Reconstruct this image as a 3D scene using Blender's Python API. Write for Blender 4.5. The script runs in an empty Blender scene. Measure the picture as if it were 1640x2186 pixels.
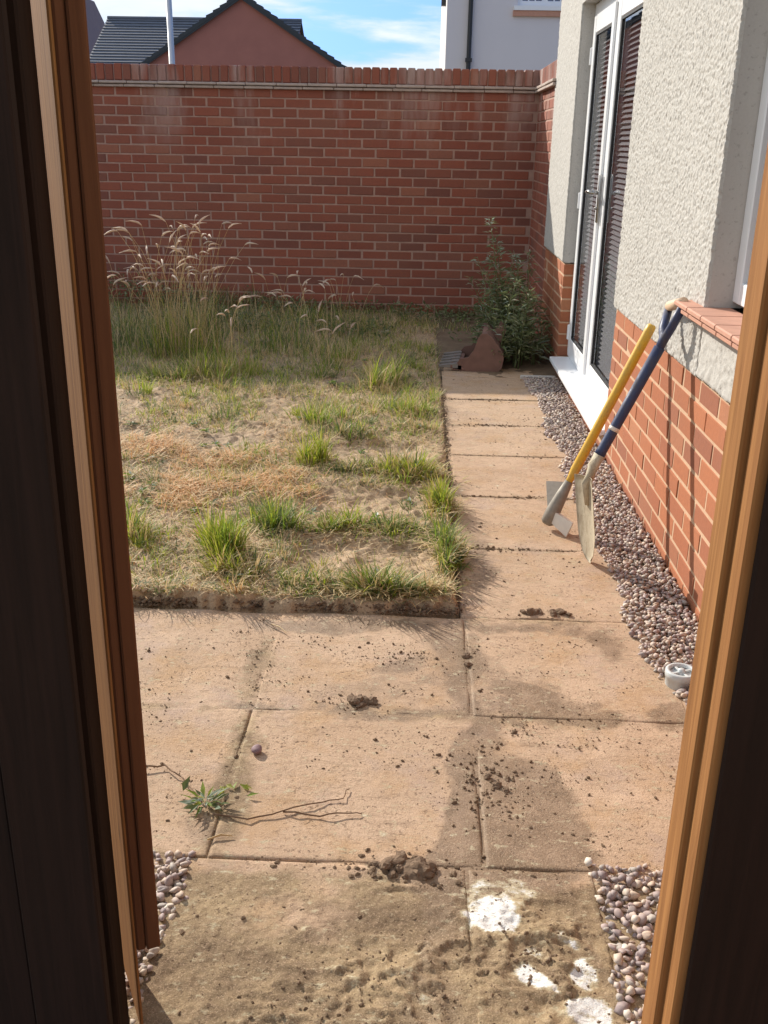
import bpy, bmesh, math, random
import numpy as np
from mathutils import Vector, Matrix, Euler
random.seed(7); rng = np.random.default_rng(11)
SC = bpy.context.scene
COL = SC.collection
R = math.radians

# ------------------------------------------------------------------ camera, sky, sun, exposure
def camera():
    roll, pitch, yaw = R(1.05), R(20.53), R(1.8)
    fw = Vector((-math.sin(yaw)*math.cos(pitch), math.cos(yaw)*math.cos(pitch), -math.sin(pitch)))
    r0 = Vector((math.cos(yaw), math.sin(yaw), 0)); u0 = r0.cross(fw)
    rt = r0*math.cos(roll)+u0*math.sin(roll); up = u0*math.cos(roll)-r0*math.sin(roll)
    cd = bpy.data.cameras.new('camera'); co = bpy.data.objects.new('camera', cd); COL.objects.link(co)
    m = Matrix((rt, up, -fw)).transposed().to_4x4(); m.translation = (0, 0, 1.48)
    co.matrix_world = m
    cd.sensor_fit = 'VERTICAL'; cd.sensor_height = 24; cd.sensor_width = 18
    cd.lens = 24*2105/2186; cd.clip_start = 0.02; cd.clip_end = 2000
    SC.camera = co
camera()

SUN_TRAVEL = Vector((1.2, -1.46, -1.0)).normalized()
SUN_EL = math.asin(-SUN_TRAVEL.z); SUN_ROT = math.atan2(-SUN_TRAVEL.x, -SUN_TRAVEL.y)

def nd(nt, kind, ins=None, **props):
    n = nt.nodes.new(kind)
    for k, v in props.items(): setattr(n, k, v)
    for k, v in (ins or {}).items():
        s = n.inputs[k]
        if isinstance(v, bpy.types.NodeSocket): nt.links.new(v, s)
        else: s.default_value = v
    return n
def math_(nt, op, a, b=0.0, clamp=False):
    return nd(nt, 'ShaderNodeMath', {0: a, 1: b}, operation=op, use_clamp=clamp).outputs[0]
def mix(nt, f, a, b, mode='MIX'):
    n = nt.nodes.new('ShaderNodeMix'); n.data_type = 'RGBA'; n.blend_type = mode
    for i, v in ((0, f), (6, a), (7, b)):
        s = n.inputs[i]
        if isinstance(v, bpy.types.NodeSocket): nt.links.new(v, s)
        elif i == 0: s.default_value = v
        else: s.default_value = (*v, 1) if len(v) == 3 else v
    return n.outputs[2]
def ramp(nt, f, stops, interp='LINEAR'):
    n = nt.nodes.new('ShaderNodeValToRGB'); n.color_ramp.interpolation = interp
    e = n.color_ramp.elements
    while len(e) < len(stops): e.new(0.5)
    for el, (p, c) in zip(e, stops):
        el.position = p; el.color = (c, c, c, 1) if isinstance(c, (int, float)) else (*c, 1)
    nt.links.new(f, n.inputs[0]); return n.outputs[0]
def noise(nt, vec, scale, detail=4, rough=.55, out=0, dist=0.0):
    n = nd(nt, 'ShaderNodeTexNoise', {'Scale': scale, 'Detail': detail, 'Roughness': rough, 'Distortion': dist})
    if vec is not None: nt.links.new(vec, n.inputs['Vector'])
    return n.outputs[out]
def mapping(nt, vec, scale=(1,1,1), loc=(0,0,0)):
    return nd(nt, 'ShaderNodeMapping', {'Vector': vec, 'Scale': scale, 'Location': loc}).outputs[0]

def world():
    w = bpy.data.worlds.new('World'); SC.world = w; w.use_nodes = True
    nt = w.node_tree; nt.nodes.clear()
    tc = nd(nt, 'ShaderNodeTexCoord').outputs['Generated']
    # clear air: look the sky up a little higher so that the deep blue comes low over the roofs
    v = nd(nt, 'ShaderNodeVectorMath', {0: tc, 1: (0, 0, .62)}, operation='ADD').outputs[0]
    v = nd(nt, 'ShaderNodeVectorMath', {0: v}, operation='NORMALIZE').outputs[0]
    sky = nd(nt, 'ShaderNodeTexSky', {'Vector': v}, sky_type='NISHITA', sun_disc=False, sun_elevation=SUN_EL,
             sun_rotation=SUN_ROT, air_density=1.0, dust_density=.35, ozone_density=2.0).outputs[0]
    n1 = noise(nt, mapping(nt, tc, (4.2, 4.2, 21), (3.1, .4, .35)), 1.0, 7, .56, dist=.3)
    n2 = noise(nt, mapping(nt, tc, (1.3, 1.3, 5), (1.0, 2.2, .0)), 1.0, 3, .5)
    x = nd(nt, 'ShaderNodeSeparateXYZ', {0: tc}).outputs
    lean = math_(nt, 'MULTIPLY', x[0], -.55)                         # more cloud to the left
    d = math_(nt, 'ADD', math_(nt, 'ADD', n1, math_(nt, 'MULTIPLY', n2, .35)), lean)
    low = nd(nt, 'ShaderNodeMapRange', {0: x[2], 1: .060, 2: .082, 3: .20, 4: 0.0}).outputs[0]   # bank of cloud on the horizon
    d = math_(nt, 'ADD', d, low)
    m = ramp(nt, d, [(.66, 0.0), (.84, .95)], 'EASE')
    cl = mix(nt, ramp(nt, n1, [(.35, 0.0), (.7, 1.0)]), (2.25, 2.5, 2.7), (3.2, 3.3, 3.35))
    c = mix(nt, m, mix(nt, 1.0, sky, (.68, .82, .96), 'MULTIPLY'), cl)
    bg = nd(nt, 'ShaderNodeBackground', {'Color': c, 'Strength': .15})
    o = nd(nt, 'ShaderNodeOutputWorld'); nt.links.new(bg.outputs[0], o.inputs[0])
world()
sl = bpy.data.lights.new('sun', 'SUN'); sl.energy = 2.6; sl.angle = R(.55); sl.color = (1.0, .93, .82)
so = bpy.data.objects.new('sun', sl); COL.objects.link(so); so.location = (-8, 10, 8)
so.rotation_euler = SUN_TRAVEL.to_track_quat('-Z', 'Y').to_euler()
SC.view_settings.view_transform = 'Standard'; SC.view_settings.look = 'None'
SC.view_settings.gamma = 1; SC.view_settings.use_curve_mapping = False
SC.view_settings.exposure = 1.2
SC.cycles.max_bounces = 8; SC.cycles.diffuse_bounces = 4; SC.cycles.caustics_reflective = False; SC.cycles.caustics_refractive = False

# ------------------------------------------------------------------ numpy noise
def _h(i, j, s):
    v = np.sin(i*127.1+j*311.7+s*74.7)*43758.5453
    return v-np.floor(v)
def vn(x, y, s=0):
    xi, yi = np.floor(x), np.floor(y); u, v = x-xi, y-yi
    u = u*u*(3-2*u); v = v*v*(3-2*v)
    return (_h(xi, yi, s)*(1-u)+_h(xi+1, yi, s)*u)*(1-v)+(_h(xi, yi+1, s)*(1-u)+_h(xi+1, yi+1, s)*u)*v
def fbm(x, y, s=0, o=4):
    t = 0; a = .5
    for k in range(o):
        t = t+a*vn(x, y, s+k*3.3); x = x*2.03+1.7; y = y*2.03-2.1; a *= .5
    return t/(1-.5**o)
def sst(a, b, x):
    t = np.clip((x-a)/(b-a), 0, 1); return t*t*(3-2*t)

# ------------------------------------------------------------------ object helpers
def tag(o, label=None, cat=None, group=None, kind=None):
    if label: o['label'] = label
    if cat: o['category'] = cat
    if group: o['group'] = group
    if kind: o['kind'] = kind
    return o
def empty(name, loc=(0, 0, 0), label=None, cat=None, group=None, kind=None, rz=0):
    o = bpy.data.objects.new(name, None); o.empty_display_size = .1; COL.objects.link(o)
    o.location = loc; o.rotation_euler = (0, 0, rz)
    return tag(o, label, cat, group, kind)
def link(name, me, parent=None, loc=None, rot=None, scale=None):
    o = bpy.data.objects.new(name, me); COL.objects.link(o)
    if parent: o.parent = parent
    if loc is not None: o.location = loc
    if rot is not None: o.rotation_euler = rot
    if scale is not None: o.scale = scale
    return o
def mesh(name, V, F, mats, smooth=False, mi=None):
    me = bpy.data.meshes.new(name)
    me.from_pydata([tuple(v) for v in np.asarray(V).tolist()], [], [tuple(f) for f in (F.tolist() if isinstance(F, np.ndarray) else F)])
    for m in (mats if isinstance(mats, (list, tuple)) else [mats]): me.materials.append(m)
    if mi is not None: me.polygons.foreach_set('material_index', np.asarray(mi, dtype=np.int32))
    if smooth: me.polygons.foreach_set('use_smooth', np.ones(len(me.polygons), dtype=bool))
    me.update(); return me
class MB:
    """collects shapes, then makes one mesh"""
    def __init__(s): s.V = []; s.F = []; s.n = 0; s.mi = []
    def add(s, V, F, mi=0):
        V = np.asarray(V, float).reshape(-1, 3); s.V.append(V)
        s.F += [tuple(int(i)+s.n for i in f) for f in F]; s.mi += [mi]*len(F); s.n += len(V); return s
    def box(s, lo, hi, bev=0.0, mi=0):
        V, F = box_vf(lo, hi, bev); return s.add(V, F, mi)
    def tube(s, pts, rad, n=8, mi=0, cap=True):
        V, F = tube_vf(pts, rad, n, cap); return s.add(V, F, mi)
    def mesh(s, name, mats, smooth=False):
        return mesh(name, np.concatenate(s.V), s.F, mats, smooth, s.mi)
    def obj(s, name, mats, parent=None, smooth=False, **k):
        return link(name, s.mesh(name, mats, smooth), parent, **k)
_box_cache = {}
def box_vf(lo, hi, bev=0.0):
    lo, hi = np.minimum(lo, hi).astype(float), np.maximum(lo, hi).astype(float)
    if bev <= 0:
        V = [(x, y, z) for x in (lo[0], hi[0]) for y in (lo[1], hi[1]) for z in (lo[2], hi[2])]
        return np.array(V), [(0,1,3,2),(4,6,7,5),(0,4,5,1),(2,3,7,6),(0,2,6,4),(1,5,7,3)]
    key = 'b'
    if key not in _box_cache:
        bm = bmesh.new(); bmesh.ops.create_cube(bm, size=2)
        bmesh.ops.bevel(bm, geom=bm.edges[:], offset=.5, segments=1, affect='EDGES')
        bm.verts.index_update()
        _box_cache[key] = (np.array([v.co[:] for v in bm.verts]), [tuple(v.index for v in f.verts) for f in bm.faces]); bm.free()
    V0, F = _box_cache[key]; c, h = (lo+hi)/2, (hi-lo)/2
    b = min(bev, h.min()*.8)
    A = np.abs(V0); S = np.sign(V0)
    V = c+S*np.where(A > .9, h, h-b); return V, F
def tube_vf(pts, rad, n=8, cap=True):
    P = [Vector(p) for p in pts]; rad = rad if hasattr(rad, '__len__') else [rad]*len(P)
    V = []; F = []; ref = Vector((.31, .22, .93))
    for i, p in enumerate(P):
        t = (P[min(i+1, len(P)-1)]-P[max(i-1, 0)]).normalized()
        a = t.cross(ref)
        if a.length < .05: a = t.cross(Vector((1, 0, 0)))
        a.normalize(); b = t.cross(a)
        for k in range(n):
            q = p+(a*math.cos(2*math.pi*k/n)+b*math.sin(2*math.pi*k/n))*rad[i]; V.append(q[:])
    for i in range(len(P)-1):
        for k in range(n):
            F.append((i*n+k, i*n+(k+1) % n, (i+1)*n+(k+1) % n, (i+1)*n+k))
    if cap: F.append(tuple(range(n))[::-1]); F.append(tuple((len(P)-1)*n+k for k in range(n)))
    return np.array(V), F
def adopt(o, parent):
    o.parent = parent; o.matrix_parent_inverse = Matrix.Translation(parent.location).inverted(); return o
def box(name, lo, hi, mat, parent=None, bev=0.0):
    return MB().box(lo, hi, bev).obj(name, mat, parent)
def grid_faces(nx, ny):
    i = np.arange((nx-1)*(ny-1)); x = i % (nx-1); y = i//(nx-1); a = y*nx+x
    return np.stack([a, a+1, a+nx+1, a+nx], 1)
def attr(me, name, vals):
    a = me.attributes.new(name, 'FLOAT', 'POINT'); a.data.foreach_set('value', np.asarray(vals, dtype=np.float32).ravel())

# ------------------------------------------------------------------ materials
def new_mat(name):
    m = bpy.data.materials.new(name); m.use_nodes = True; nt = m.node_tree
    p = nt.nodes['Principled BSDF']; p.inputs['Roughness'].default_value = .8
    pos = nd(nt, 'ShaderNodeNewGeometry').outputs['Position']
    return m, nt, p, pos
def setc(nt, p, c, key='Base Color'): nt.links.new(c, p.inputs[key])
def bump(nt, p, h, strength=.4, dist=.004):
    b = nd(nt, 'ShaderNodeBump', {'Height': h, 'Strength': strength, 'Distance': dist}); nt.links.new(b.outputs[0], p.inputs['Normal'])
def rnd(nt):
    a = nd(nt, 'ShaderNodeObjectInfo').outputs['Random']; b = nd(nt, 'ShaderNodeNewGeometry').outputs['Random Per Island']
    return math_(nt, 'FRACT', math_(nt, 'ADD', a, b))
def plain(name, col, rough=.6, metal=0.0, var=.12, scale=30, bmp=.1):
    m, nt, p, pos = new_mat(name); p.inputs['Roughness'].default_value = rough; p.inputs['Metallic'].default_value = metal
    n = noise(nt, pos, scale, 5)
    setc(nt, p, mix(nt, n, tuple(c*(1-var) for c in col), tuple(min(c*(1+var), 1) for c in col)))
    if bmp: bump(nt, p, n, bmp, .002)
    return m
def brick_mat(name, stops, effl=0.0, grime=.5):
    m, nt, p, pos = new_mat(name); p.inputs['Roughness'].default_value = .88
    c = ramp(nt, rnd(nt), stops)
    n = noise(nt, pos, 55, 5, .65); big = noise(nt, pos, 2.2, 3)
    c = mix(nt, math_(nt, 'MULTIPLY', ramp(nt, n, [(.4, 0.0), (.75, 1.0)]), grime), c, mix(nt, .5, c, (.10, .05, .045)))
    c = mix(nt, ramp(nt, big, [(.4, 0.0), (.7, .25)]), c, (.27, .13, .085))
    if effl:
        z = nd(nt, 'ShaderNodeSeparateXYZ', {0: pos}).outputs[2]
        top = nd(nt, 'ShaderNodeMapRange', {0: z, 1: 1.35, 2: 1.95, 3: 0.0, 4: 1.0}).outputs[0]
        st = noise(nt, mapping(nt, pos, (3.1, 3.1, .55), (.7, 0, 0)), 1.0, 5, .6)
        k = math_(nt, 'MULTIPLY', ramp(nt, st, [(.52, 0.0), (.72, 1.0)]), top)
        c = mix(nt, math_(nt, 'MULTIPLY', k, effl), c, (.55, .46, .42))
    setc(nt, p, c); bump(nt, p, n, .5, .003)
    return m
M = {}
M['brick'] = brick_mat('red brick', [(0, (.255, .074, .044)), (.35, (.31, .090, .052)), (.62, (.28, .080, .046)), (.82, (.20, .070, .048)), (.93, (.35, .125, .072)), (1, (.235, .09, .062))], .75)
M['brick_house'] = brick_mat('orange red brick', [(0, (.36, .118, .050)), (.4, (.44, .155, .066)), (.72, (.38, .125, .055)), (.9, (.30, .105, .055)), (1, (.48, .20, .095))], 0, .35)
M['mortar'] = plain('mortar', (.40, .245, .19), .9, 0, .3, 30, .4)
M['mortar_house'] = plain('pale mortar', (.56, .37, .24), .9, 0, .2, 40, .4)
M['tile_course'] = plain('tile creasing', (.44, .35, .30), .85, 0, .35, 22, .4)
M['upvc'] = plain('white plastic', (.82, .83, .85), .32, 0, .02, 9, 0)
M['gasket'] = plain('black rubber', (.02, .02, .022), .6)
M['chrome'] = plain('satin chrome', (.36, .35, .34), .28, 1.0, .05, 30, 0)
M['blind'] = plain('blind slat', (.30, .30, .30), .6, 0, .05, 20, 0)
M['room'] = plain('dim room', (.30, .29, .28), .9)
M['terracotta'] = plain('terracotta tile', (.52, .27, .19), .8, 0, .2, 26, .3)
def scuffed(name, col, dirt, rough):
    m, nt, p, pos = new_mat(name); p.inputs['Roughness'].default_value = rough
    a = noise(nt, mapping(nt, pos, (28, 28, 11)), 1.0, 6, .7); b = noise(nt, pos, 110, 4, .7)
    c = mix(nt, b, tuple(v*.85 for v in col), tuple(min(v*1.12, 1) for v in col))
    c = mix(nt, ramp(nt, a, [(.47, 0.0), (.66, .75)]), c, dirt); c = mix(nt, ramp(nt, b, [(.60, 0.0), (.68, .7)]), c, tuple(v*.6 for v in dirt))
    setc(nt, p, c); nt.links.new(ramp(nt, a, [(.4, rough), (.65, .85)]), p.inputs['Roughness']); bump(nt, p, b, .2, .002); return m
M['yellow'] = scuffed('yellow fibreglass', (.70, .40, .03), (.50, .33, .12), .4)
M['blue'] = scuffed('dark blue fibreglass', (.030, .045, .115), (.095, .085, .085), .42)
M['grip'] = plain('pale ash grip', (.62, .44, .30), .6, 0, .15, 40, .1)
M['clay_steel'] = scuffed('clay caked steel', (.52, .45, .33), (.27, .20, .13), .7)
M['grey_steel'] = plain('dirty grey steel', (.27, .24, .20), .6, .2, .3, 45, .4)
M['bright_edge'] = plain('worn bright steel', (.72, .66, .58), .5, .15, .12, 40, .2)
M['rust'] = plain('rusty steel', (.19, .10, .075), .85, .0, .4, 14, .4)
M['tooth'] = plain('worn tooth steel', (.24, .22, .20), .5, .4, .3, 30, .3)
M['black'] = plain('black plastic', (.02, .021, .024), .5)
M['brown_tile'] = plain('brown roof tile', (.30, .17, .13), .85, 0, .15, 3, 0)
M['slate'] = plain('grey roof tile', (.115, .12, .135), .7, 0, .25, 3, .1)
M['verge'] = plain('dark verge', (.035, .04, .045), .7)
M['far_brick'] = plain('far red brick', (.38, .15, .115), .9, 0, .14, 1.5, 0)
M['white_wall'] = plain('white render', (.66, .63, .65), .9, 0, .04, 2, 0)
M['lamp_grey'] = plain('galvanised grey', (.55, .56, .58), .5, .3, .1, 5, 0)
M['drain'] = plain('pale grey plastic', (.55, .58, .58), .45, 0, .12, 40, .1)
M['stone_edge'] = plain('pale concrete', (.5, .46, .42), .9, 0, .15, 30, .3)
M['root'] = plain('dry root', (.20, .12, .07), .9)
M['white_cake'] = plain('white plaster', (.80, .78, .74), .9, 0, .06, 45, .5)

def render_mat():
    m, nt, p, pos = new_mat('roughcast render'); p.inputs['Roughness'].default_value = .95
    n = noise(nt, pos, 120, 4, .6); b = noise(nt, pos, 1.6, 4); s = noise(nt, pos, 60, 2)
    c = mix(nt, n, (.44, .422, .392), (.55, .527, .492)); c = mix(nt, ramp(nt, b, [(.4, 0.0), (.75, .35)]), c, (.45, .43, .395))
    c = mix(nt, ramp(nt, s, [(.60, 0.0), (.68, .55)]), c, (.31, .285, .26))
    setc(nt, p, c); bump(nt, p, n, .6, .004); return m
M['roughcast'] = render_mat()

def wood_mat(name, a, b, c2):
    m, nt, p, pos = new_mat(name); p.inputs['Roughness'].default_value = .85; p.inputs['Specular IOR Level'].default_value = .2
    g = noise(nt, mapping(nt, pos, (60, 60, 2.4)), 1, 6, .62, dist=.6)
    g2 = noise(nt, mapping(nt, pos, (9, 9, .9), (2, 1, 0)), 1, 3)
    kn = noise(nt, mapping(nt, pos, (14, 14, 5), (5, 0, 3)), 1, 2)
    c = mix(nt, ramp(nt, g, [(.35, 0.0), (.65, 1.0)]), a, b); c = mix(nt, ramp(nt, g2, [(.4, 0.0), (.7, .55)]), c, c2)
    c = mix(nt, ramp(nt, kn, [(.72, 0.0), (.78, .7)]), c, tuple(v*.35 for v in a))
    setc(nt, p, c); bump(nt, p, g, .35, .003); return m
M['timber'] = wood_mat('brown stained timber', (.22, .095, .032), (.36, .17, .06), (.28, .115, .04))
M['timber_shaded'] = wood_mat('shade darkened brown timber', (.105, .040, .018), (.155, .062, .028), (.125, .046, .02))  # darker copy of the gate timber, shade of its unlit edge put into colour
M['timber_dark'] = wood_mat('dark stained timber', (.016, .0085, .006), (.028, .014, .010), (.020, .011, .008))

def glass_mat():
    m, nt, p, pos = new_mat('window glass'); nt.nodes.remove(p)
    gl = nd(nt, 'ShaderNodeBsdfGlossy', {'Color': (.95, .97, 1, 1), 'Roughness': .01}); tr = nd(nt, 'ShaderNodeBsdfTransparent', {'Color': (.84, .84, .86, 1)})
    fr = nd(nt, 'ShaderNodeFresnel', {'IOR': 2.3}).outputs[0]; f = math_(nt, 'MULTIPLY', fr, math_(nt, 'SUBTRACT', 1.0, nd(nt, 'ShaderNodeNewGeometry').outputs['Backfacing']), True)
    mx = nd(nt, 'ShaderNodeMixShader', {0: f}); nt.links.new(tr.outputs[0], mx.inputs[1]); nt.links.new(gl.outputs[0], mx.inputs[2])
    nt.links.new(mx.outputs[0], nt.nodes['Material Output'].inputs[0]); return m
M['glass'] = glass_mat()

def pebble_mat():
    m, nt, p, pos = new_mat('mixed pebble'); p.inputs['Roughness'].default_value = .7
    r = rnd(nt)
    c = ramp(nt, r, [(0, (.34, .24, .22)), (.14, (.50, .38, .31)), (.28, (.24, .175, .175)), (.40, (.56, .45, .35)), (.52, (.37, .27, .25)),
                     (.64, (.33, .29, .25)), (.76, (.54, .39, .28)), (.86, (.21, .165, .16)), (.95, (.68, .60, .50))], 'CONSTANT')
    n = noise(nt, pos, 90, 4)
    c = mix(nt, ramp(nt, n, [(.35, .15), (.7, .7)]), c, mix(nt, .6, c, (.58, .49, .43)))
    setc(nt, p, c); bump(nt, p, n, .15, .002); return m
M['pebble'] = pebble_mat()

def soil_like(name, dry, mid, dark, attrs=False):
    """sandy dust over slab or bare ground; attributes damp / mud / chalk carry stains that stay put"""
    m, nt, p, pos = new_mat(name); p.inputs['Roughness'].default_value = .93
    big = noise(nt, pos, 3.0, 5, .6); med = noise(nt, pos, 17, 5, .62); fine = noise(nt, pos, 160, 4, .65)
    streak = noise(nt, mapping(nt, pos, (9, 40, 9)), 1.0, 5, .65, dist=.8)
    c = mix(nt, ramp(nt, big, [(.35, 0.0), (.7, 1.0)]), dry, mid)
    c = mix(nt, ramp(nt, med, [(.48, 0.0), (.72, .45)]), c, tuple(v*.78 for v in mid))
    c = mix(nt, ramp(nt, streak, [(.56, 0.0), (.68, .35)]), c, tuple(v*1.5 for v in dark))
    c = mix(nt, ramp(nt, noise(nt, mapping(nt, pos, (2.3, 3.6, 2), (4, 2, 0)), 1.0, 6, .68), [(.48, 0.0), (.68, .5)]), c, tuple(v*.72 for v in mid))
    if attrs:
        c = mix(nt, ramp(nt, noise(nt, pos, 5.2, 5, .66), [(.50, 0.0), (.66, .6)]), c, (.43, .255, .12))                   # ochre dust
        c = mix(nt, ramp(nt, noise(nt, mapping(nt, pos, (4, 4, 4), (9, 3, 0)), 1.0, 5, .66), [(.56, 0.0), (.70, .5)]), c, (.40, .295, .255))   # greyer worn face
        a = lambda k: nd(nt, 'ShaderNodeAttribute', attribute_name=k).outputs['Fac']
        wob = math_(nt, 'MULTIPLY', math_(nt, 'SUBTRACT', med, .5), .9)
        mud = ramp(nt, math_(nt, 'ADD', a('mud'), wob), [(.3, 0.0), (.75, 1.0)])
        c = mix(nt, mud, c, mix(nt, ramp(nt, noise(nt, mapping(nt, pos, (3.4, 4.6, 4), (1, 5, 0)), 1.0, 7, .68), [(.40, 0.0), (.5, .5), (.60, 1.0)]), mix(nt, fine, (.125, .080, .042), (.21, .142, .080)), mix(nt, fine, (.30, .21, .105), (.44, .32, .19))))
        dmp = ramp(nt, math_(nt, 'ADD', a('damp'), math_(nt, 'MULTIPLY', wob, .6)), [(.3, 0.0), (.62, 1.0)])
        c = mix(nt, math_(nt, 'MULTIPLY', dmp, ramp(nt, noise(nt, pos, 11, 5, .65), [(.35, .55), (.65, .95)])), c, mix(nt, fine, (.135, .080, .040), (.205, .128, .070)))
        w2 = math_(nt, 'MULTIPLY', math_(nt, 'SUBTRACT', noise(nt, mapping(nt, pos, (30, 55, 40)), 1.0, 6, .72), .5), 2.6)
        cw = math_(nt, 'ADD', math_(nt, 'ADD', a('chalk'), math_(nt, 'MULTIPLY', wob, 1.3)), w2)
        c = mix(nt, ramp(nt, cw, [(.20, 0.0), (.46, .8)]), c, (.50, .43, .28))
        c = mix(nt, ramp(nt, cw, [(.52, 0.0), (.86, .97)]), c, (.80, .79, .76))
        rg = math_(nt, 'SUBTRACT', .94, math_(nt, 'MULTIPLY', dmp, .25)); nt.links.new(rg, p.inputs['Roughness'])
    grit = noise(nt, pos, 85, 3, .7); clus = noise(nt, pos, 7, 4, .6); scr = noise(nt, mapping(nt, pos, (34, 110, 60), (3, 1, 0)), 1.0, 3, .6, dist=.5)
    pits = math_(nt, 'MULTIPLY', ramp(nt, grit, [(.575, 0.0), (.64, 1.0)]), ramp(nt, clus, [(.42, .12), (.62, .95)]))
    scr = math_(nt, 'MULTIPLY', ramp(nt, scr, [(.575, 0.0), (.65, 1.0)]), ramp(nt, clus, [(.40, .7), (.60, .15)]))
    c = mix(nt, math_(nt, 'MULTIPLY', scr, .55), c, tuple(v*1.35 for v in dark))
    c = mix(nt, math_(nt, 'MULTIPLY', pits, .8), c, dark)
    c = mix(nt, ramp(nt, fine, [(.58, 0.0), (.70, .35)]), c, tuple(min(v*1.25, 1) for v in dry))
    vf = noise(nt, pos, 330, 3, .7)
    c = mix(nt, ramp(nt, vf, [(.50, 0.0), (.66, .42)]), c, tuple(v*1.6 for v in dark)); c = mix(nt, ramp(nt, vf, [(.34, .35), (.46, 0.0)]), c, tuple(min(v*1.35, 1) for v in dry))
    h = math_(nt, 'ADD', math_(nt, 'MULTIPLY', med, .35), math_(nt, 'ADD', math_(nt, 'MULTIPLY', fine, .55), math_(nt, 'MULTIPLY', vf, .35))); h = math_(nt, 'SUBTRACT', h, math_(nt, 'MULTIPLY', pits, .6))
    setc(nt, p, c); bump(nt, p, h, .55, .006); return m
M['slab'] = soil_like('sandy concrete slab', (.545, .380, .258), (.465, .310, .198), (.118, .070, .040), True)
M['soil'] = soil_like('dry lawn soil', (.50, .355, .225), (.36, .245, .145), (.11, .07, .04))
M['bed'] = soil_like('damp earth', (.22, .15, .09), (.15, .10, .06), (.06, .04, .025))
M['crumb'] = plain('soil crumb', (.17, .11, .065), .95, 0, .5, 60, .5)
M['mudlump'] = plain('wet mud', (.165, .108, .062), .8, 0, .5, 70, .8)
M['clod'] = plain('soil clod', (.185, .120, .075), .95, 0, .45, 95, .9)
M['ground'] = soil_like('rough ground', (.30, .24, .14), (.16, .15, .07), (.08, .06, .03))

def leaf_mat(name, stops, trans=.35):
    m, nt, p, pos = new_mat(name); p.inputs['Roughness'].default_value = .6
    r = rnd(nt); c = ramp(nt, r, stops)
    setc(nt, p, c)
    t = nd(nt, 'ShaderNodeBsdfTranslucent', {'Color': c}); mx = nd(nt, 'ShaderNodeMixShader', {0: trans})
    nt.links.new(p.outputs[0], mx.inputs[1]); nt.links.new(t.outputs[0], mx.inputs[2])
    nt.links.new(mx.outputs[0], nt.nodes['Material Output'].inputs[0]); return m
M['green'] = leaf_mat('green grass', [(0, (.15, .245, .03)), (.5, (.23, .33, .045)), (.8, (.31, .37, .06)), (1, (.42, .38, .11))], .45)
M['lime'] = leaf_mat('yellow green grass', [(0, (.30, .38, .03)), (.6, (.44, .48, .05)), (1, (.55, .48, .13))], .45)
M['dull'] = leaf_mat('dull green grass', [(0, (.105, .16, .055)), (.6, (.16, .21, .075)), (1, (.27, .25, .12))], .4)
M['straw'] = leaf_mat('dry straw', [(0, (.62, .45, .23)), (.5, (.74, .58, .33)), (1, (.54, .38, .18))], .3)
M['rusty'] = leaf_mat('orange dead grass', [(0, (.70, .37, .14)), (.5, (.80, .50, .24)), (1, (.58, .29, .11))], .3)
M['seed'] = leaf_mat('pale seed head', [(0, (.68, .52, .40)), (.6, (.78, .64, .50)), (1, (.56, .40, .29))], .35)
M['weed'] = leaf_mat('shrub leaf', [(0, (.11, .145, .05)), (.6, (.17, .205, .085)), (.9, (.27, .28, .14)), (1, (.38, .35, .25))], .35)
M['broad'] = leaf_mat('grey green leaf', [(0, (.18, .24, .14)), (1, (.42, .48, .40))], .3)

# ------------------------------------------------------------------ stain and level fields of the paving
def blob(x, y, cx, cy, rx, ry, rot=0.0, soft=.5, s=1, amp=.35):
    c, n = math.cos(rot), math.sin(rot); dx, dy = x-cx, y-cy
    u, v = (dx*c+dy*n)/rx, (-dx*n+dy*c)/ry
    d = np.sqrt(u*u+v*v)+(fbm(x*9, y*9, s, 5)-.5)*2.6*amp
    return 1-sst(1-soft, 1+soft*.4, d)
def damp_f(x, y):
    x, y = x+(fbm(x*6, y*6, 28, 5)-.5)*.13, y+(fbm(x*6+5, y*6, 29, 5)-.5)*.13
    n = (fbm(x*5, y*5, 1, 5)-.5)*.16+(fbm(x*17, y*17, 2, 3)-.5)*.05
    # fan of wet sand that widens towards the gate
    lf = np.interp(y, [1.70, 1.8, 2.0, 2.31, 2.45, 2.7, 2.95], [-.01, .02, .055, .11, .08, .05, .10]); rt = np.interp(y, [1.70, 1.78, 2.05, 2.2, 2.31, 2.36, 2.95], [.43, .41, .36, .30, .28, .27, .22])
    e = np.minimum(x-lf, rt-x)+n; d = sst(-.035, .075, e)*sst(1.6, 1.75, y)*(1-sst(2.8, 2.95, y))*np.where(y > 2.33, .72, 1.0)
    for (cx, cy, rx, ry, ro, am, k) in ((.20, 2.62, .30, .26, 0, .50, 18), (.45, 2.42, .30, .10, 0, .55, 19), (-.05, 2.50, .25, .12, .3, .42, 20), (.36, 2.47, .22, .085, -.4, .95, 4), (.42, 2.42, .16, .05, -.1, .85, 14), (.30, 2.90, .30, .06, 0, .75, 6), (-.15, 2.88, .5, .06, 0, .65, 7), (.71, 2.40, .09, .09, 0, .8, 8), (.25, 3.45, .06, .5, 0, .6, 9),
                                        (0, 2.36, .5, .04, 0, .65, 10), (.62, 2.85, .10, .12, 0, .7, 11), (-.05, 2.62, .16, .06, .3, .6, 15), (-.48, 1.83, .1, .05, 0, .5, 16), (.08, 1.5, .09, .3, 0, .5, 12), (.38, 1.55, .05, .25, 0, .55, 17)):
        d = np.maximum(d, am*blob(x, y, cx, cy, rx, ry, ro, .8, k, .7))
    return d
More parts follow.
